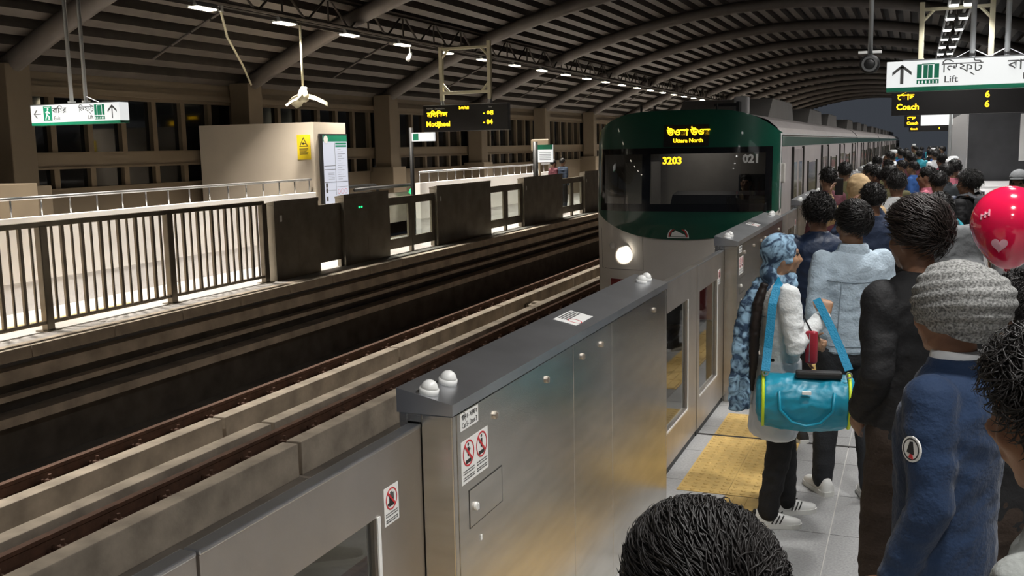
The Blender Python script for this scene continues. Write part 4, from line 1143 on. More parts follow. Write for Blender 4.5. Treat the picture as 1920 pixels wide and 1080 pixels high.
def person(label, x, y, h, rz, jacket, trousers, hair=None, tone=(.20, .105, .062), head_yaw=0.0, head_pitch=0.0, arms=None, hands=(None, None), voxel=.012,
           shoe=None, group=None, bulk=1.0, hairkw=None, legs=None, coat_hem=.82, wr=.011, hairmat=None, lean=None, eyes=True, seed=1, build_legs=True, collar=True):
    s = h/1.71
    rot = (Matrix.Rotation(math.radians(head_yaw), 3, 'Z') @ Matrix.Rotation(math.radians(-head_pitch), 3, 'X'))
    arms = arms or (ARM_DOWN(-1), ARM_DOWN(1)); legs = legs or (leg_pts(-1), leg_pts(1))
    b = MB(); head_parts(b, rot)
    loft(b, [(0, -.012, 1.36, .075, .07), (0, -.012, 1.42, .058, .058), (0, -.008, 1.48, .054, .056), (0, 0, 1.53, .052, .056)])
    loft(b, [(a_, b_, z, rx-.016, ry-.016) for a_, b_, z, rx, ry in TORSO])
    for i, sd in enumerate((-1, 1)):
        limb(b, arms[i], [.046, .038, .027])
        w = Vector(arms[i][2]); el = Vector(arms[i][1]); hd = hands[i] or {}
        fwd = Vector(hd.get('fwd', (w-el).normalized())); pn = Vector(hd.get('palm', (-sd, 0, 0)))
        pn = (pn-fwd*pn.dot(fwd.normalized())).normalized()
        hand(b, w, fwd, pn, hd.get('thumb', 1 if sd > 0 else -1)*1, hd.get('curl', .35))
        limb(b, legs[i], [.074, .05, .034])
    body = link('person', scale_mesh(bake(b, .0095 if voxel < .0135 else .013, 2, 'person'), s), skin(tone), None, (x, y, 0), (0, 0, math.radians(rz)))
    tag(body, label, 'person', group)
    j = MB(); loft(j, [(a_, b_, z if i else coat_hem, rx*bulk, ry*bulk) for i, (a_, b_, z, rx, ry) in enumerate(TORSO)])
    for i in range(2):
        p = [Vector(q) for q in arms[i]]; p[2] = p[2]-(p[2]-p[1]).normalized()*.015
        limb(j, p, [.066*bulk**.5, .053*bulk**.5, .044*bulk**.5])
    if collar: loft(j, [(0, -.012, 1.40, .088, .078), (0, -.016, 1.455, .070, .070)])
    jk = link('jacket', scale_mesh(bake(j, voxel, 6, 'jacket', wr, 9, seed), s), jacket, body)
    t = MB(); loft(t, [(0, 0, 1.0, .145, .102), (0, 0, .92, .155, .110), (0, -.004, .85, .162, .115), (0, -.004, .80, .15, .105)])
    for i in range(2):
        p = [Vector(q) for q in legs[i]]; p[2] = p[2]+(p[1]-p[2]).normalized()*.0
        limb(t, p, [.094, .070, .058])
    tr = link('trousers', scale_mesh(bake(t, max(voxel, .012), 4, 'trousers', wr*.8, 8, seed+5), s), trousers, body)
    for i, sd in enumerate((-1, 1)):
        f = legs[i][2]
        o = link('shoe', SHOE, shoe or cloth('dark_shoe', (.03, .028, .026), .5), body, (f[0]*s, (f[1]+.005)*s, 0), (0, 0, math.radians(-sd*8))); o.scale = (s, s, s)
        link('sole', SOLE_ME, SOLE, o)
    if hair is not False:
        kw = dict(n=500); kw.update(hairkw or {})
        link('hair', scale_mesh(hair_mesh(rot, seed, **kw), s), hairmat or HAIR, body)
    if eyes:
        for sd in (-1, 1):
            c = (HC+rot @ Vector((sd*.031, .0775, .008)))*s
            MB().ball(c, .0105*s, 10, 8).build('eye', M['eye'], body, True)
    if lean:
        for o in [body]+[c for c in body.children if c.name.split('.')[0] in ('hair', 'jacket', 'eye')]:
            n = len(o.data.vertices); co = np.empty(n*3); o.data.vertices.foreach_get('co', co); co = co.reshape(-1, 3)
            k = np.clip((co[:, 2]-.85)/.85, 0, 1.2)**1.6
            co[:, 0] += lean[0]*k; co[:, 1] += lean[1]*k; o.data.vertices.foreach_set('co', co.ravel()); o.data.update()
    return body
M['eye'] = mat('dark_eye', (.03, .022, .018), .2, 0, .1)
def project(me, pts, back=True, off=.003):
    """drop points (x, z) onto a mesh from behind (or front); returns surface points"""
    bvh = BVHTree.FromPolygons([v.co.copy() for v in me.vertices], [tuple(p.vertices) for p in me.polygons])
    out = []
    for x, z in pts:
        o = Vector((x, -2 if back else 2, z)); d = Vector((0, 1 if back else -1, 0))
        hit = bvh.ray_cast(o, d)
        if hit[0] is not None: out.append(hit[0]-d*off)
    return out
def seam_line(body, child, pts, m, r=.0035, name='seam', back=True):
    q = project(child.data, pts, back)
    if len(q) > 1: MB().tube([p[:] for p in q], r, 5).build(name, m, child, True)
# ---------------------------------------------------------------- the people in the picture
DEN = cloth('light_denim', (.37, .45, .52), .85, .5, 90, .18, scale=9); DEN_D = cloth('denim_stitch', (.22, .27, .31), .8)
BLK = cloth('black_cloth', (.012, .012, .013), .75, .3, 70); JNS = cloth('charcoal_jeans', (.028, .030, .034), .85, .4, 110, .25)
NAVY = cloth('navy_fleece', (.012, .030, .075), .8, .35, 90, .15, sheen=.1); DNAVY = cloth('dark_navy_padded', (.012, .022, .05), .5, .5, 25)
LEA = cloth('black_leather', (.016, .015, .014), .32, .5, 22, .2, spec=.5); GRY = cloth('grey_cloth', (.16, .165, .17), .85, .4, 60)
WHT = cloth('white_cloth', (.62, .63, .64), .8, .35, 50); PINK = cloth('pink_cloth', (.55, .16, .22), .8); TAN = cloth('tan_fleece', (.44, .31, .17), .85, .4, 40)
BRN = cloth('brown_trousers', (.035, .024, .018), .85, .4, 80); KHA = cloth('khaki_trousers', (.30, .24, .16), .85, .4, 80); TEAL = cloth('teal_cloth', (.02, .22, .28), .7)
WSHOE = cloth('white_leather_shoe', (.70, .70, .68), .45, .1, 60, .04)

# --- woman in the blue headscarf
w_arm_r = [(.165, .0, 1.36), (.245, .02, 1.09), (.115, .215, 1.235)]       # right hand raised to the bag strap
w_arm_l = [(-.165, .0, 1.36), (-.225, .03, 1.10), (-.12, .20, 1.05)]
woman = person('woman in a tie-dyed blue headscarf and white denim jacket carrying a teal bag', -.63, 5.25, 1.545, -68, cloth('white_denim', (.62, .64, .64), .85, .45, 80, .08), BLK, False,
               tone=(.34, .19, .11), arms=(w_arm_l, w_arm_r), hands=({'curl': .9}, {'fwd': (-.15, .25, .9), 'palm': (-.9, .2, 0), 'curl': 1.35}), voxel=.0095, shoe=WSHOE,
               legs=(leg_pts(-1, .0, .10), leg_pts(1, .0, -.06)), coat_hem=.86, bulk=.95, seed=3, head_yaw=-4)
s_ = 1.545/1.71
sk = MB(); loft(sk, [(0, 0, .98, .158, .118), (0, -.01, .86, .178, .135), (0, -.02, .72, .190, .145), (.02, -.03, .56, .185, .140), (.03, -.035, .535, .176, .132)])
link('tunic', scale_mesh(bake(sk, .012, 3, 'tunic', .010, 7, 4), s_), cloth('white_tunic', (.60, .62, .65), .8, .4, 40), woman)
M['hijab'] = None
hm_, nt_, b_ = _nodes('tie_dye_scarf'); b_.inputs['Roughness'].default_value = .85
tc_ = nt_.nodes.new('ShaderNodeTexCoord'); n_ = nt_.nodes.new('ShaderNodeTexNoise'); n_.inputs['Scale'].default_value = 13; n_.inputs['Detail'].default_value = 6; n_.inputs['Distortion'].default_value = 2.2
r_ = nt_.nodes.new('ShaderNodeValToRGB'); r_.color_ramp.elements[0].position = .42; r_.color_ramp.elements[0].color = (.02, .045, .09, 1); r_.color_ramp.elements[1].position = .58; r_.color_ramp.elements[1].color = (.25, .40, .54, 1)
nt_.links.new(tc_.outputs['Object'], n_.inputs['Vector']); nt_.links.new(n_.outputs['Fac'], r_.inputs[0]); nt_.links.new(r_.outputs[0], b_.inputs['Base Color'])
M['hijab'] = hm_
hj = MB(); hj.ball(HC+Vector((0, -.022, .026)), (.092, .104, .102), 20, 14)
for a in range(-5, 6):       # rim framing the face
    t = a/5*1.95
    c = HC+Vector((math.sin(t)*.078, .050-.030*abs(math.sin(t)), .010+math.cos(t)*.092)); hj.ball(c, (.018, .024, .018), 8, 6)
for (cx, cy, cz, rx, ry, rz_) in ((0, .035, -.125, .072, .055, .035), (0, -.01, -.15, .098, .088, .05), (0, -.02, -.19, .120, .10, .045), (.05, .03, -.16, .05, .05, .04), (-.05, .03, -.16, .05, .05, .04), (0, -.075, -.10, .07, .05, .08)):
    hj.ball(HC+Vector((cx, cy, cz)), (rx, ry, rz_), 14, 10)
link('headscarf', scale_mesh(bake(hj, .008, 7, 'headscarf', .0035, 13, 2), s_), 'hijab', woman)
tl = MB(); pts = [(-.03, -.085, 1.40), (-.05, -.155, 1.33), (-.06, -.185, 1.20), (-.05, -.195, 1.02), (-.06, -.20, .86), (-.07, -.20, .72)]
loft(tl, [(-.02+.012*i, (-.075, -.165, -.20, -.215, -.225, -.235, -.24)[i], 1.44-.125*i, .04-.002*i, (.06, .055, .055, .058, .06, .062, .06)[i]) for i in range(7)])
link('scarf_tail', scale_mesh(bake(tl, .009, 2, 'scarf_tail', .012, 13, 7), s_), 'hijab', woman)
pl_ = MB().tube([(.045, -.10, 1.42), (.055, -.145, 1.30), (.06, -.16, 1.12), (.058, -.165, .97), (.055, -.17, .80)], [.025, .03, .03, .026, .010], 10)
link('ponytail', scale_mesh(bake(pl_, .008, 2, 'ponytail', .004, 30, 1), s_), HAIR_B, woman)
stp = cloth('dark_strap', (.02, .02, .022), .6)
for sh in [o for o in woman.children if o.name.startswith('shoe')]:
    for k in range(3):
        for sd in (-1, 1): MB().tube([(sd*.045, .015+.022*k, .032), (sd*.043, .028+.022*k, .058), (sd*.032, .04+.022*k, .078)], .0042, 5).build('stripe', 'ink', sh)
    MB().ball((0, -.078, .080), (.026, .012, .022), 10, 6).build('heel_tab', 'ink', sh)
seam_line(woman, [o for o in woman.children if o.name.startswith('jacket')][0], [(-.14+.28*i/14, 1.235*s_) for i in range(15)], DEN_D, .002)

# --- teal sports bag with straps (hangs at her right side, towards the camera)
M['bag_teal'] = cloth('teal_nylon', (.008, .24, .36), .42, .5, 14, .12, spec=.5); M['lime'] = mat('lime_piping', (.55, .72, .02), .5, 0, .05)
bag = thing('duffel_bag', 'turquoise duffel bag with lime piping hanging from the headscarf woman', 'bag', (-.472, 5.0, .60), math.radians(8)); bag.scale = (.99, .97, .97)
bb = MB(); n = 22; vs = []; fs = []
prof = [(-.235, .080, .085), (-.225, .115, .125), (-.19, .132, .145), (-.10, .138, .150), (0, .140, .152), (.10, .138, .150), (.19, .132, .145), (.225, .115, .125), (.235, .08, .085)]
for x_, ry, rz_ in prof:
    for k in range(n):
        a = 2*math.pi*k/n; ca, sa = math.cos(a), math.sin(a); sg = -.022*math.cos(x_*6.0)*(1 if sa < 0 else .35)
        vs.append((x_, ry*ca, .15+(rz_*sa)*(1.0 if sa < 0 else .82)+sg))
fs = [(i*n+k, i*n+(k+1) % n, (i+1)*n+(k+1) % n, (i+1)*n+k) for i in range(len(prof)-1) for k in range(n)]+[tuple(range(n))[::-1], tuple(range((len(prof)-1)*n, len(prof)*n))]
bb.add(vs, fs); link('bag_body', bake(bb, .008, 2, 'bag_body', .008, 11, 9), 'bag_teal', bag)
for x_ in (-.205, .205):
    pts = [(x_, .136*math.cos(a), .15+.150*math.sin(a)*(1 if math.sin(a) < 0 else .84)) for a in [2*math.pi*i/28 for i in range(29)]]
    MB().tube(pts, .0085, 6, False).build('piping', 'lime', bag, True)
pk = MB(); pk.add([(-.125, -.137, .20), (.125, -.137, .20), (.12, -.150, .12), (.08, -.140, .055), (0, -.132, .035), (-.08, -.140, .055), (-.12, -.150, .12)], [(0, 1, 2, 3, 4, 5, 6)])
pts = [(-.13, -.135, .21), (-.125, -.152, .12), (-.07, -.146, .055), (0, -.14, .035), (.07, -.146, .055), (.125, -.152, .12), (.13, -.135, .21)]
MB().tube(pts, .008, 6).build('pocket_seam', 'bag_teal', bag, True)
MB().bbox(-.022, .022, -.152, -.138, .198, .216, .003).build('badge', 'white_plastic', bag)
MB().bbox(-.05, .17, -.075, -.01, .262, .298, .012).build('grab_handle', 'black', bag)
str_m = cloth('blue_webbing', (.008, .19, .34), .6, .4, 120)
def strap(name, pts, w, t, m, par):
    """flat webbing band through points"""
    P = [Vector(p) for p in pts]; mb = MB(); vs = []; n_ = len(P)
    for i, p in enumerate(P):
        d = (P[min(i+1, n_-1)]-P[max(i-1, 0)]).normalized(); sd = d.cross(Vector((0, -1, .15))).normalized(); nn_ = d.cross(sd).normalized()
        for a, b in ((-1, -1), (1, -1), (1, 1), (-1, 1)): vs.append((p+sd*w*.5*a+nn_*t*.5*b)[:])
    fs_ = [(4*i+k, 4*i+(k+1) % 4, 4*i+4+(k+1) % 4, 4*i+4+k) for i in range(n_-1) for k in range(4)]+[(3, 2, 1, 0), tuple(range(4*n_-4, 4*n_))]
    return mb.add(vs, fs_).build(name, m, par)
strap('shoulder_strap', [(-.195, -.09, .30), (-.185, -.01, .40), (-.175, .02, .50), (-.165, .06, .62), (-.145, .12, .695), (-.125, .20, .725), (-.12, .27, .69)], .042, .006, str_m, bag)
strap('shoulder_strap', [(.20, -.06, .31), (.165, .03, .40), (.125, .10, .49), (.085, .17, .57), (.055, .215, .625)], .040, .006, str_m, bag)
for x_ in (-.195, .20):
    MB().disc((x_, -.08, .288), .016, 'y', .006, 14, .010).build('strap_ring', 'steel_top', bag)
pou = thing('red_pouch', 'small red zipped pouch hanging between the woman and the denim jacket', 'pouch', (-.455, 5.08, .90), math.radians(-20))
MB().bbox(-.028, .028, -.02, .02, 0, .165, .012).build('pouch_body', mat('red_leather', (.30, .015, .03), .45, 0, .1), pou, True); MB().box(-.002, .002, -.0215, -.0195, .01, .155).build('zip', 'steel_top', pou)
strap('neck_cord', [(0, 0, .16), (-.06, .02, .24), (-.13, .06, .33)], .008, .003, stp, pou)

# --- man in the pale denim jacket, back to the camera
denim = person('man in a pale denim jacket seen from behind beside the headscarf woman', -.31, 5.72, 1.685, 24, DEN, JNS, tone=(.22, .12, .07), head_yaw=14, voxel=.0105, shoe=WSHOE, seed=5, coat_hem=.86, bulk=1.06,
               hairkw=dict(n=2600, length=.06, curl=.006, puff=.018, lift=.12, thick=.0016, rand=.18, flow=(.2, .5, -.2)), legs=(leg_pts(-1, .0, .12), leg_pts(1, .02, -.04)), wr=.008)
jk = [o for o in denim.children if o.name.startswith('jacket')][0]; q = 1.685/1.71
for pts in ([(-.165+.33*i/16, (1.275-.012*math.sin(math.pi*i/16))*q) for i in range(17)], [(-.095-.012*i/10, (1.27-.38*i/10)*q) for i in range(11)], [(.095+.012*i/10, (1.27-.38*i/10)*q) for i in range(11)], [(-.15+.30*i/14, .905*q) for i in range(15)], [(-.15+.30*i/14, .872*q) for i in range(15)]):
    seam_line(denim, jk, pts, DEN_D, .0026)
cb_ = MB(); loft(cb_, [(0, -.012, 1.405, .098, .088), (0, -.018, 1.45, .082, .080), (0, -.014, 1.468, .074, .076)]); link('shirt_collar', scale_mesh(bake(cb_, .008, 2, 'shirt_collar', .002, 20), q), DEN, denim)

# --- man in the black jacket, big swept hair
black = person('tall man in a black jacket with swept dark hair, third from the gates', .015, 4.0, 1.775, 44, BLK, BRN, tone=(.19, .095, .055), head_yaw=8, voxel=.0105, seed=8, bulk=1.06, hairmat=HAIR_B,
               arms=(ARM_POCKET(-1), ARM_POCKET(1)), hairkw=dict(n=5200, length=.075, curl=.006, puff=.024, lift=.12, thick=.0014, rand=.16, top=1.45, flow=(.25, .6, .2), low=.08, cap_noise=.008), legs=(leg_pts(-1, .01, .05), leg_pts(1, .0, -.04)))
# --- man with the grey knitted beanie
bean = person('man in a grey knitted beanie and navy jacket in the right foreground', .105, 2.84, 1.675, 70, NAVY, KHA, hair=False, tone=(.26, .125, .07), head_yaw=-18, voxel=.010, seed=11, bulk=1.12, arms=(ARM_DOWN(-1), ARM_DOWN(1)), wr=.008)
q = 1.675/1.71
knit = _nodes('grey_knit'); knit[2].inputs['Roughness'].default_value = .95
def knit_mat():
    m, nt, b = knit; tc = nt.nodes.new('ShaderNodeTexCoord'); n = nt.nodes.new('ShaderNodeTexNoise'); n.inputs['Scale'].default_value = 160; n.inputs['Detail'].default_value = 3
    r = nt.nodes.new('ShaderNodeValToRGB'); r.color_ramp.elements[0].position = .35; r.color_ramp.elements[0].color = (.085, .085, .082, 1); r.color_ramp.elements[1].position = .65; r.color_ramp.elements[1].color = (.30, .30, .29, 1)
    bp = nt.nodes.new('ShaderNodeBump'); bp.inputs['Strength'].default_value = .7; bp.inputs['Distance'].default_value = .004
    nt.links.new(tc.outputs['Object'], n.inputs['Vector']); nt.links.new(n.outputs['Fac'], r.inputs[0]); nt.links.new(r.outputs[0], b.inputs['Base Color']); nt.links.new(n.outputs['Fac'], bp.inputs['Height']); nt.links.new(bp.outputs[0], b.inputs['Normal']); return m
KN = knit_mat()
bn = MB(); vs = []; fs = []; nn_, rr_ = 64, 40
for i in range(rr_+1):
    t = i/rr_; th = t*2.12
    for k in range(nn_):
        a = 2*math.pi*k/nn_; dx, dy, dz = math.sin(th)*math.cos(a), math.sin(th)*math.sin(a), math.cos(th)
        tilt = dz*1.0+dy*.55+dx*.16
        fold = .0085*abs(math.sin(tilt*11.5+.5*math.sin(a*2)+.3*math.sin(a*3)))*min(1, t*2.2)
        slump = .020*math.exp(-((dy+.75)**2+(dz-.45)**2)/.25)
        rx, ry, rz_ = .102+fold+slump, .124+fold+slump, .118+fold+slump
        vs.append((dx*rx, -.014+dy*ry, .032+dz*rz_-.03*max(0, dy)*0))
fs = [(i*nn_+k, (i+1)*nn_+k, (i+1)*nn_+(k+1) % nn_, i*nn_+(k+1) % nn_) for i in range(rr_) for k in range(nn_)]
hr = Matrix.Rotation(math.radians(-18), 3, 'Z') @ Matrix.Rotation(math.radians(14), 3, 'X')
bn.add([((HC+hr @ Vector(v))*q)[:] for v in vs], fs); bn.build('beanie', KN, bean, True)
cw = MB(); loft(cw, [(0, -.014, 1.41, .094, .086), (0, -.02, 1.452, .082, .080), (0, -.016, 1.462, .070, .070)]); link('jacket_collar', scale_mesh(bake(cw, .008, 2, 'jacket_collar'), q), NAVY, bean)
cw = MB(); loft(cw, [(0, -.012, 1.44, .074, .072), (0, -.012, 1.476, .064, .066), (0, -.012, 1.48, .058, .06)]); link('shirt_collar', scale_mesh(bake(cw, .008, 1, 'shirt_collar'), q), WHT, bean)
jk = [o for o in bean.children if o.name.startswith('jacket')][0]
pt = None
bv = BVHTree.FromPolygons([v.co.copy() for v in jk.data.vertices], [tuple(p.vertices) for p in jk.data.polygons])
d_l = Vector((.9035, .3223, -.2824)); hit = bv.ray_cast(Vector((-.2353, .0082, 1.2281))-d_l*.05, d_l)   # round badge sewn on the upper left sleeve
if hit[0] is not None:
    nrm = hit[1].normalized(); nrm = nrm if nrm.dot(d_l) < 0 else -nrm
    rot_e = nrm.to_track_quat('Y', 'Z').to_euler(); c = hit[0]+nrm*.004
    e = MB(); e.disc((0, 0, 0), .033, 'y', .004, 24); e0 = e.build('emblem', 'paper', jk); e0.location = c; e0.rotation_euler = rot_e
    e = MB(); e.prism([(-.012, -.012), (.014, -.010), (.006, .018), (-.004, .020)], 'y', .002, .0035); e.disc((0, .0026, 0), .028, 'y', .001, 20, .025); e1 = e.build('emblem_mark', 'ink', jk); e1.location = c; e1.rotation_euler = rot_e
    e = MB(); e.prism([(-.010, -.024), (.006, -.022), (.002, -.012), (-.006, -.012)], 'y', .002, .0036); e2 = e.build('emblem_mark', 'red_ink', jk); e2.location = c; e2.rotation_euler = rot_e
# --- curly-haired man cut by the right frame edge, man at the bottom edge, man behind the beanie
person('curly haired man in a striped grey shirt cut off by the right frame edge', .295, 1.57, 1.72, 62, cloth('striped_grey', (.22, .23, .22), .85, .4, 60, .3), BRN, tone=(.24, .11, .06), voxel=.0105, seed=14,
       lean=(0, .11), hairkw=dict(n=6000, length=.06, curl=.014, puff=.028, lift=.10, thick=.0013, rand=.2, low=.05, cap_noise=.01))
person('dark haired man seen from above at the bottom frame edge', -.238, 1.20, 1.545, 58, cloth('dark_green_shirt', (.03, .035, .03), .85), BLK, tone=(.22, .11, .065), voxel=.0105, seed=17,
       hairkw=dict(n=9500, length=.075, curl=.010, puff=.026, lift=.03, thick=.0015, rand=.14, flow=(.5, .5, -.1), cap_noise=.005))
person('man with cropped black hair just behind the grey beanie', .315, 3.42, 1.60, 30, BLK, BRN, tone=(.2, .10, .06), voxel=.013, seed=19, hairkw=dict(n=2600, length=.026, curl=.003, puff=.008, lift=.6, thick=.0014))
# --- further back along the gates
nv = person('curly haired man in a dark navy padded jacket beyond the headscarf woman', -.585, 6.82, 1.665, 20, DNAVY, BLK, tone=(.2, .1, .06), voxel=.012, seed=21, bulk=1.14, hairkw=dict(n=1500, length=.05, curl=.014, puff=.026, lift=.3, cap_noise=.01))
lea = person('man in a black leather jacket wearing a grey backpack', .155, 7.5, 1.645, 38, LEA, BLK, tone=(.27, .14, .085), voxel=.012, seed=23, bulk=1.1, wr=.009, hairkw=dict(n=700, length=.03, curl=.004, puff=.010, lift=.4))
cro = person('man shielding his face with raised hands near the second gate', -.30, 8.0, 1.69, 30, cloth('dark_blue_shirt', (.02, .03, .06), .8), BLK, tone=(.25, .13, .08), voxel=.012, seed=25,
             arms=([(-.178, 0, 1.365), (-.26, .12, 1.22), (-.10, .16, 1.50)], [(.178, 0, 1.365), (.26, .12, 1.22), (.10, .16, 1.50)]), hairkw=dict(n=600, length=.04, puff=.014))
hood = person('person in a tan hood holding up a phone beside the gates', -.475, 9.5, 1.70, 10, TAN, BLK, hair=False, tone=(.25, .14, .09), voxel=.012, seed=27,
              arms=([(-.178, 0, 1.365), (-.30, .10, 1.25), (-.23, .25, 1.50)], [(.178, 0, 1.365), (.23, .02, 1.12), (.12, .20, 1.2)]))
hd = MB(); hd.ball(HC+Vector((0, -.02, .02)), (.105, .12, .125), 18, 12); hd.ball(HC+Vector((.05, -.07, -.04)), (.06, .06, .06), 12, 8); loft(hd, [(0, -.01, 1.38, .12, .11), (0, -.015, 1.46, .09, .09), (0, -.01, 1.52, .085, .09)])
link('hood', scale_mesh(bake(hd, .011, 3, 'hood', .008, 11, 3), 1.70/1.71), TAN, hood)
ph = thing('mobile_phone', 'black mobile phone held up beside the tan hood', 'phone', (-.66, 9.79, 1.50), math.radians(10))
MB().bbox(-.037, .037, -.005, .005, 0, .155, .004).build('case', 'black', ph); MB().box(-.033, .033, -.0062, -.005, .008, .147).build('screen', 'board_black', ph)
person('dark haired man with a white collar in the middle of the crowd', -.17, 10.5, 1.70, 5, WHT, BLK, tone=(.2, .1, .06), voxel=.014, seed=29, hairkw=dict(n=500, length=.045, puff=.016))
person('man in a pink collared shirt looking left across the crowd', .12, 12.5, 1.70, 85, PINK, BLK, tone=(.30, .16, .10), voxel=.014, seed=31, hairkw=dict(n=400, length=.03, puff=.010))
person('man in a dark grey jacket turned away beside the white cap', .35, 14.0, 1.70, 35, cloth('dark_grey_jacket', (.03, .035, .04), .7), BLK, tone=(.30, .16, .10), voxel=.014, seed=33, hairkw=dict(n=300, length=.03, puff=.010))
hdm = person('man in a black hooded top with swept hair and a rucksack strap', .49, 11.0, 1.685, 62, BLK, JNS, tone=(.2, .1, .06), voxel=.012, seed=35, hairkw=dict(n=900, length=.06, puff=.020, lift=.4, top=1.4))
wc = person('man in a white prayer cap and white shirt in the distance', .55, 18.0, 1.74, 70, WHT, GRY, hair=False, tone=(.28, .15, .09), voxel=.016, seed=37)
MB().tube([(0, -.008, 1.615), (0, -.01, 1.66), (0, -.012, 1.70), (0, -.012, 1.715)], [.084, .086, .080, .05], 16).build('prayer_cap', WHT, wc, True)
cap_ = person('man in a grey peaked cap looking towards the camera at the right edge', .90, 10.5, 1.70, 165, BLK, BLK, tone=(.2, .1, .06), voxel=.012, seed=39, hairkw=dict(n=200, length=.02, puff=.004))
cm_ = MB(); cm_.ball(HC+Vector((0, -.012, .045)), (.087, .106, .085), 18, 8, None, .0); cm_.prism([(-.06, .075), (.06, .075), (.05, .16), (0, .175), (-.05, .16)], 'z', HC.z+.035, HC.z+.047); cm_.build('peaked_cap', GRY, cap_, True)
person('balding man right of the crowd behind the red balloon', .60, 7.0, 1.70, 60, GRY, BLK, tone=(.22, .12, .07), voxel=.012, seed=41, hairkw=dict(n=600, length=.012, puff=.002, curl=.002, lift=.9, thick=.0012, cap_noise=.001))
# backpacks
def backpack(label, x, y, z, rz, col, w=.30, h=.44, strapcol=None):
    b = thing('backpack', label, 'backpack', (x, y, z), math.radians(rz))
    m = cloth('pack_'+label[:12], col, .75, .5, 30); g = MB(); g.bbox(-w/2, w/2, -.15, -.0, 0, h, .05); g.bbox(-w*.38, w*.38, -.20, -.10, .03, h*.5, .03); link('pack', bake(g, .012, 4, 'pack', .008, 9, 2), m, b)
    for sx in (-1, 1): strap('strap', [(sx*.09, -.02, h*.93), (sx*.115, .06, h*1.04), (sx*.13, .15, h*.98), (sx*.135, .215, h*.75), (sx*.14, .17, h*.4)], .045, .008, strapcol or m, b)
    MB().tube([(-.04, -.02, h-.01), (-.02, -.03, h+.03), (.02, -.03, h+.03), (.04, -.02, h-.01)], .008, 6).build('loop', m, b); MB().tube([(-w*.3, -.203, h*.42), (w*.3, -.203, h*.42)], .004, 5).build('zip', 'ink', b)
backpack('grey backpack worn by the man in the leather jacket', .155+.13*math.sin(math.radians(38)), 7.5-.13*math.cos(math.radians(38)), .96, 38, (.15, .155, .16), .34, .46, TEAL)
backpack('small dark rucksack on the man in the black hooded top', .49+.12*math.sin(math.radians(62)), 11.0-.12*math.cos(math.radians(62)), 1.0, 62, (.05, .052, .058))
# balloon
bl = thing('balloon', 'shiny red and pink heart balloon over the right of the crowd', 'balloon', (.335, 4.2, 1.30))
bm2, bnt, bb_ = _nodes('red_balloon'); bb_.inputs['Roughness'].default_value = .12; bb_.inputs['Base Color'].default_value = (.75, .012, .07, 1); setin(bb_, 'Coat Weight', .6); setin(bb_, 'Subsurface Weight', .1)
mb = MB(); vs = []; n = 32; R_ = 24
for i in range(R_+1):
    t = math.pi*i/R_
    for k in range(n):
        a = 2*math.pi*k/n; r__ = .138*math.sin(t)*(1-.10*max(0, -math.cos(t))); vs.append((r__*math.cos(a), r__*math.sin(a), .37+.15*math.cos(t)-(.02*max(0, -math.cos(t))**6)))
mb.add(vs, [(i*n+k, (i+1)*n+k, (i+1)*n+(k+1) % n, i*n+(k+1) % n) for i in range(R_) for k in range(n)]); mb.build('envelope', bm2, bl, True)
MB().tube([(0, 0, .225), (0, 0, .205), (0, 0, .195)], [.012, .006, .014], 10).build('knot', bm2, bl, True); MB().tube([(0, 0, .20), (.01, -.02, -.1), (.0, -.01, -.45), (.02, 0, -.78), (-.02, .02, -1.28)], .0012, 4).build('string', 'white_plastic', bl)
def on_balloon(u, v, off=.0015):
    """point on the balloon skin for direction (u right, v up) on the camera side"""
    d = Vector((u, -math.sqrt(max(0, 1-u*u-v*v)), v)); return Vector((.138*d.x, .138*d.y, .37+.15*d.z))*1.0+d*off
PKP = mat('balloon_print', (.80, .42, .50), .2, 0, .05, coat=.4)
hp = MB(); pts = []
for k in range(30):
    t = 2*math.pi*k/30; hx_ = 16*math.sin(t)**3/16; hy_ = (13*math.cos(t)-5*math.cos(2*t)-2*math.cos(3*t)-math.cos(4*t))/16
    pts.append(on_balloon(-.28+.20*hx_, -.42+.20*hy_))
c_ = on_balloon(-.28, -.40, .0025); hp.add([p[:] for p in pts]+[c_[:]], [(k, (k+1) % 30, 30) for k in range(30)]); hp.build('printed_heart', PKP, bl)
for i in range(3):
    u0 = -.74+.09*i; MB().tube([on_balloon(u0, .18+.05*i)[:], on_balloon(u0+.01, .32+.06*i)[:]], .0035, 5).build('printed_stroke', PKP, bl)
MB().tube([on_balloon(-.74, .26)[:], on_balloon(-.65, .31)[:], on_balloon(-.56, .36)[:]], .003, 5).build('printed_stroke', PKP, bl)

# --- two travellers on the far platform
person('man in a maroon top behind the far gates near the small route board', -10.05, 28.25, 1.63, -40, cloth('maroon_top', (.10, .03, .04), .8), BLK, tone=(.2, .1, .06), voxel=.016, seed=43, hairkw=dict(n=100, length=.03))
person('man in a dark blue top behind the far gates near the train', -10.0, 28.95, 1.66, -30, cloth('dark_blue_top', (.02, .03, .05), .8), BLK, tone=(.22, .12, .07), voxel=.016, seed=45, hairkw=dict(n=100, length=.03))
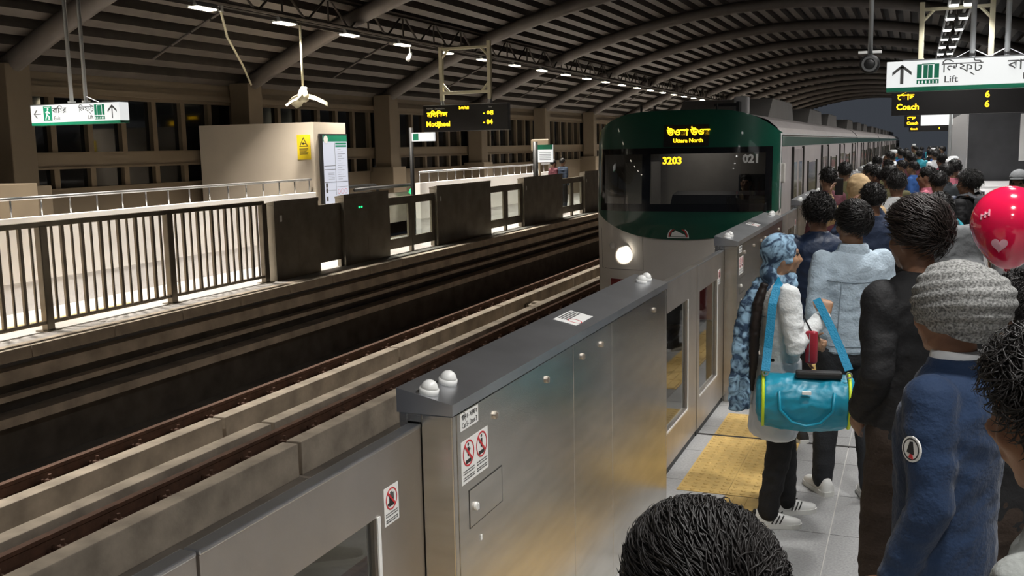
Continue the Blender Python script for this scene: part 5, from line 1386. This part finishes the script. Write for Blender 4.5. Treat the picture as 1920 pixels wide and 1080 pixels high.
# --- the crowd dwindling down the platform
def crowd_proto(hm, seed, cap=False):
    p = person('x', 0, 0, 1.70, 0, BLK, BLK, hair=False if cap else None, tone=(.22, .12, .07), voxel=.020, seed=seed, hairkw=dict(n=260, length=.04, puff=.016, cap_noise=.010, curl=.010, thick=.0035), wr=.010, eyes=False)
    if cap: MB().tube([(0, -.008, 1.615), (0, -.01, 1.66), (0, -.012, 1.70), (0, -.012, 1.712)], [.084, .086, .080, .05], 12).build('cap', WHT, p, True)
    return p
prot = [crowd_proto(None, 51), crowd_proto(None, 52), crowd_proto(None, 53, True)]
cols = [('black', BLK), ('charcoal', JNS), ('navy', DNAVY), ('grey', GRY), ('blue', cloth('blue_shirt', (.03, .09, .28), .8)), ('pink', PINK), ('white', WHT), ('maroon', cloth('maroon_top', (.10, .03, .04), .8)), ('olive', cloth('olive_shirt', (.10, .09, .04), .8)), ('teal', TEAL)]
rnd = random.Random(5); spots = []
tries = 0
while len(spots) < 44 and tries < 4000:
    tries += 1
    y_ = 11.6+44*rnd.random()**1.5; x_ = rnd.uniform(-.98, .55 if y_ < 22 else .85)
    if all((x_-a)**2+((y_-b)*.8)**2 > .42**2 for a, b in spots) and all(math.hypot(x_-a, y_-b) > .62 for a, b in ((.12, 12.5), (.35, 14.0), (.49, 11.0), (.55, 18.0), (-.17, 10.5), (.9, 10.5))): spots.append((x_, y_))
spots.sort(key=lambda s: s[1]); first = [True]*3; seen = {}
for i, (x_, y_) in enumerate(spots):
    k = 2 if i % 11 == 7 else i % 2
    p = prot[k] if first[k] else dup(prot[k]); first[k] = False
    p.location = (x_, y_, 0); p.rotation_euler = (0, 0, math.radians(rnd.uniform(-20, 95))); sc = rnd.uniform(.93, 1.04); p.scale = (sc, sc, sc)
    cn, cmat = cols[rnd.randrange(len(cols))] if k != 2 else ('white', WHT)
    for ch in p.children:
        if ch.name.startswith('jacket'):
            ch.material_slots[0].link = 'OBJECT'; ch.material_slots[0].material = cmat
    side = 'close to the gates' if x_ < -.4 else 'mid platform' if x_ < .2 else 'towards the right'
    key = 'white capped' if k == 2 else cn; seen[key] = seen.get(key, 0)+1; nth = ordn[seen[key]-1]
    p['label'] = f'{nth} nearest crowd member in a white cap, {side}' if k == 2 else f'{nth} nearest bareheaded crowd member in a {cn} top, {side}'
    p['group'] = 'crowd waiting along the near platform'

drv = person('driver in a dark uniform seen dimly behind the windscreen', -2.28, 14.72, 1.68, 180, BLK, BLK, tone=(.2, .1, .06), voxel=.016, seed=61, hairkw=dict(n=100, length=.03)); drv.location.z = -.12
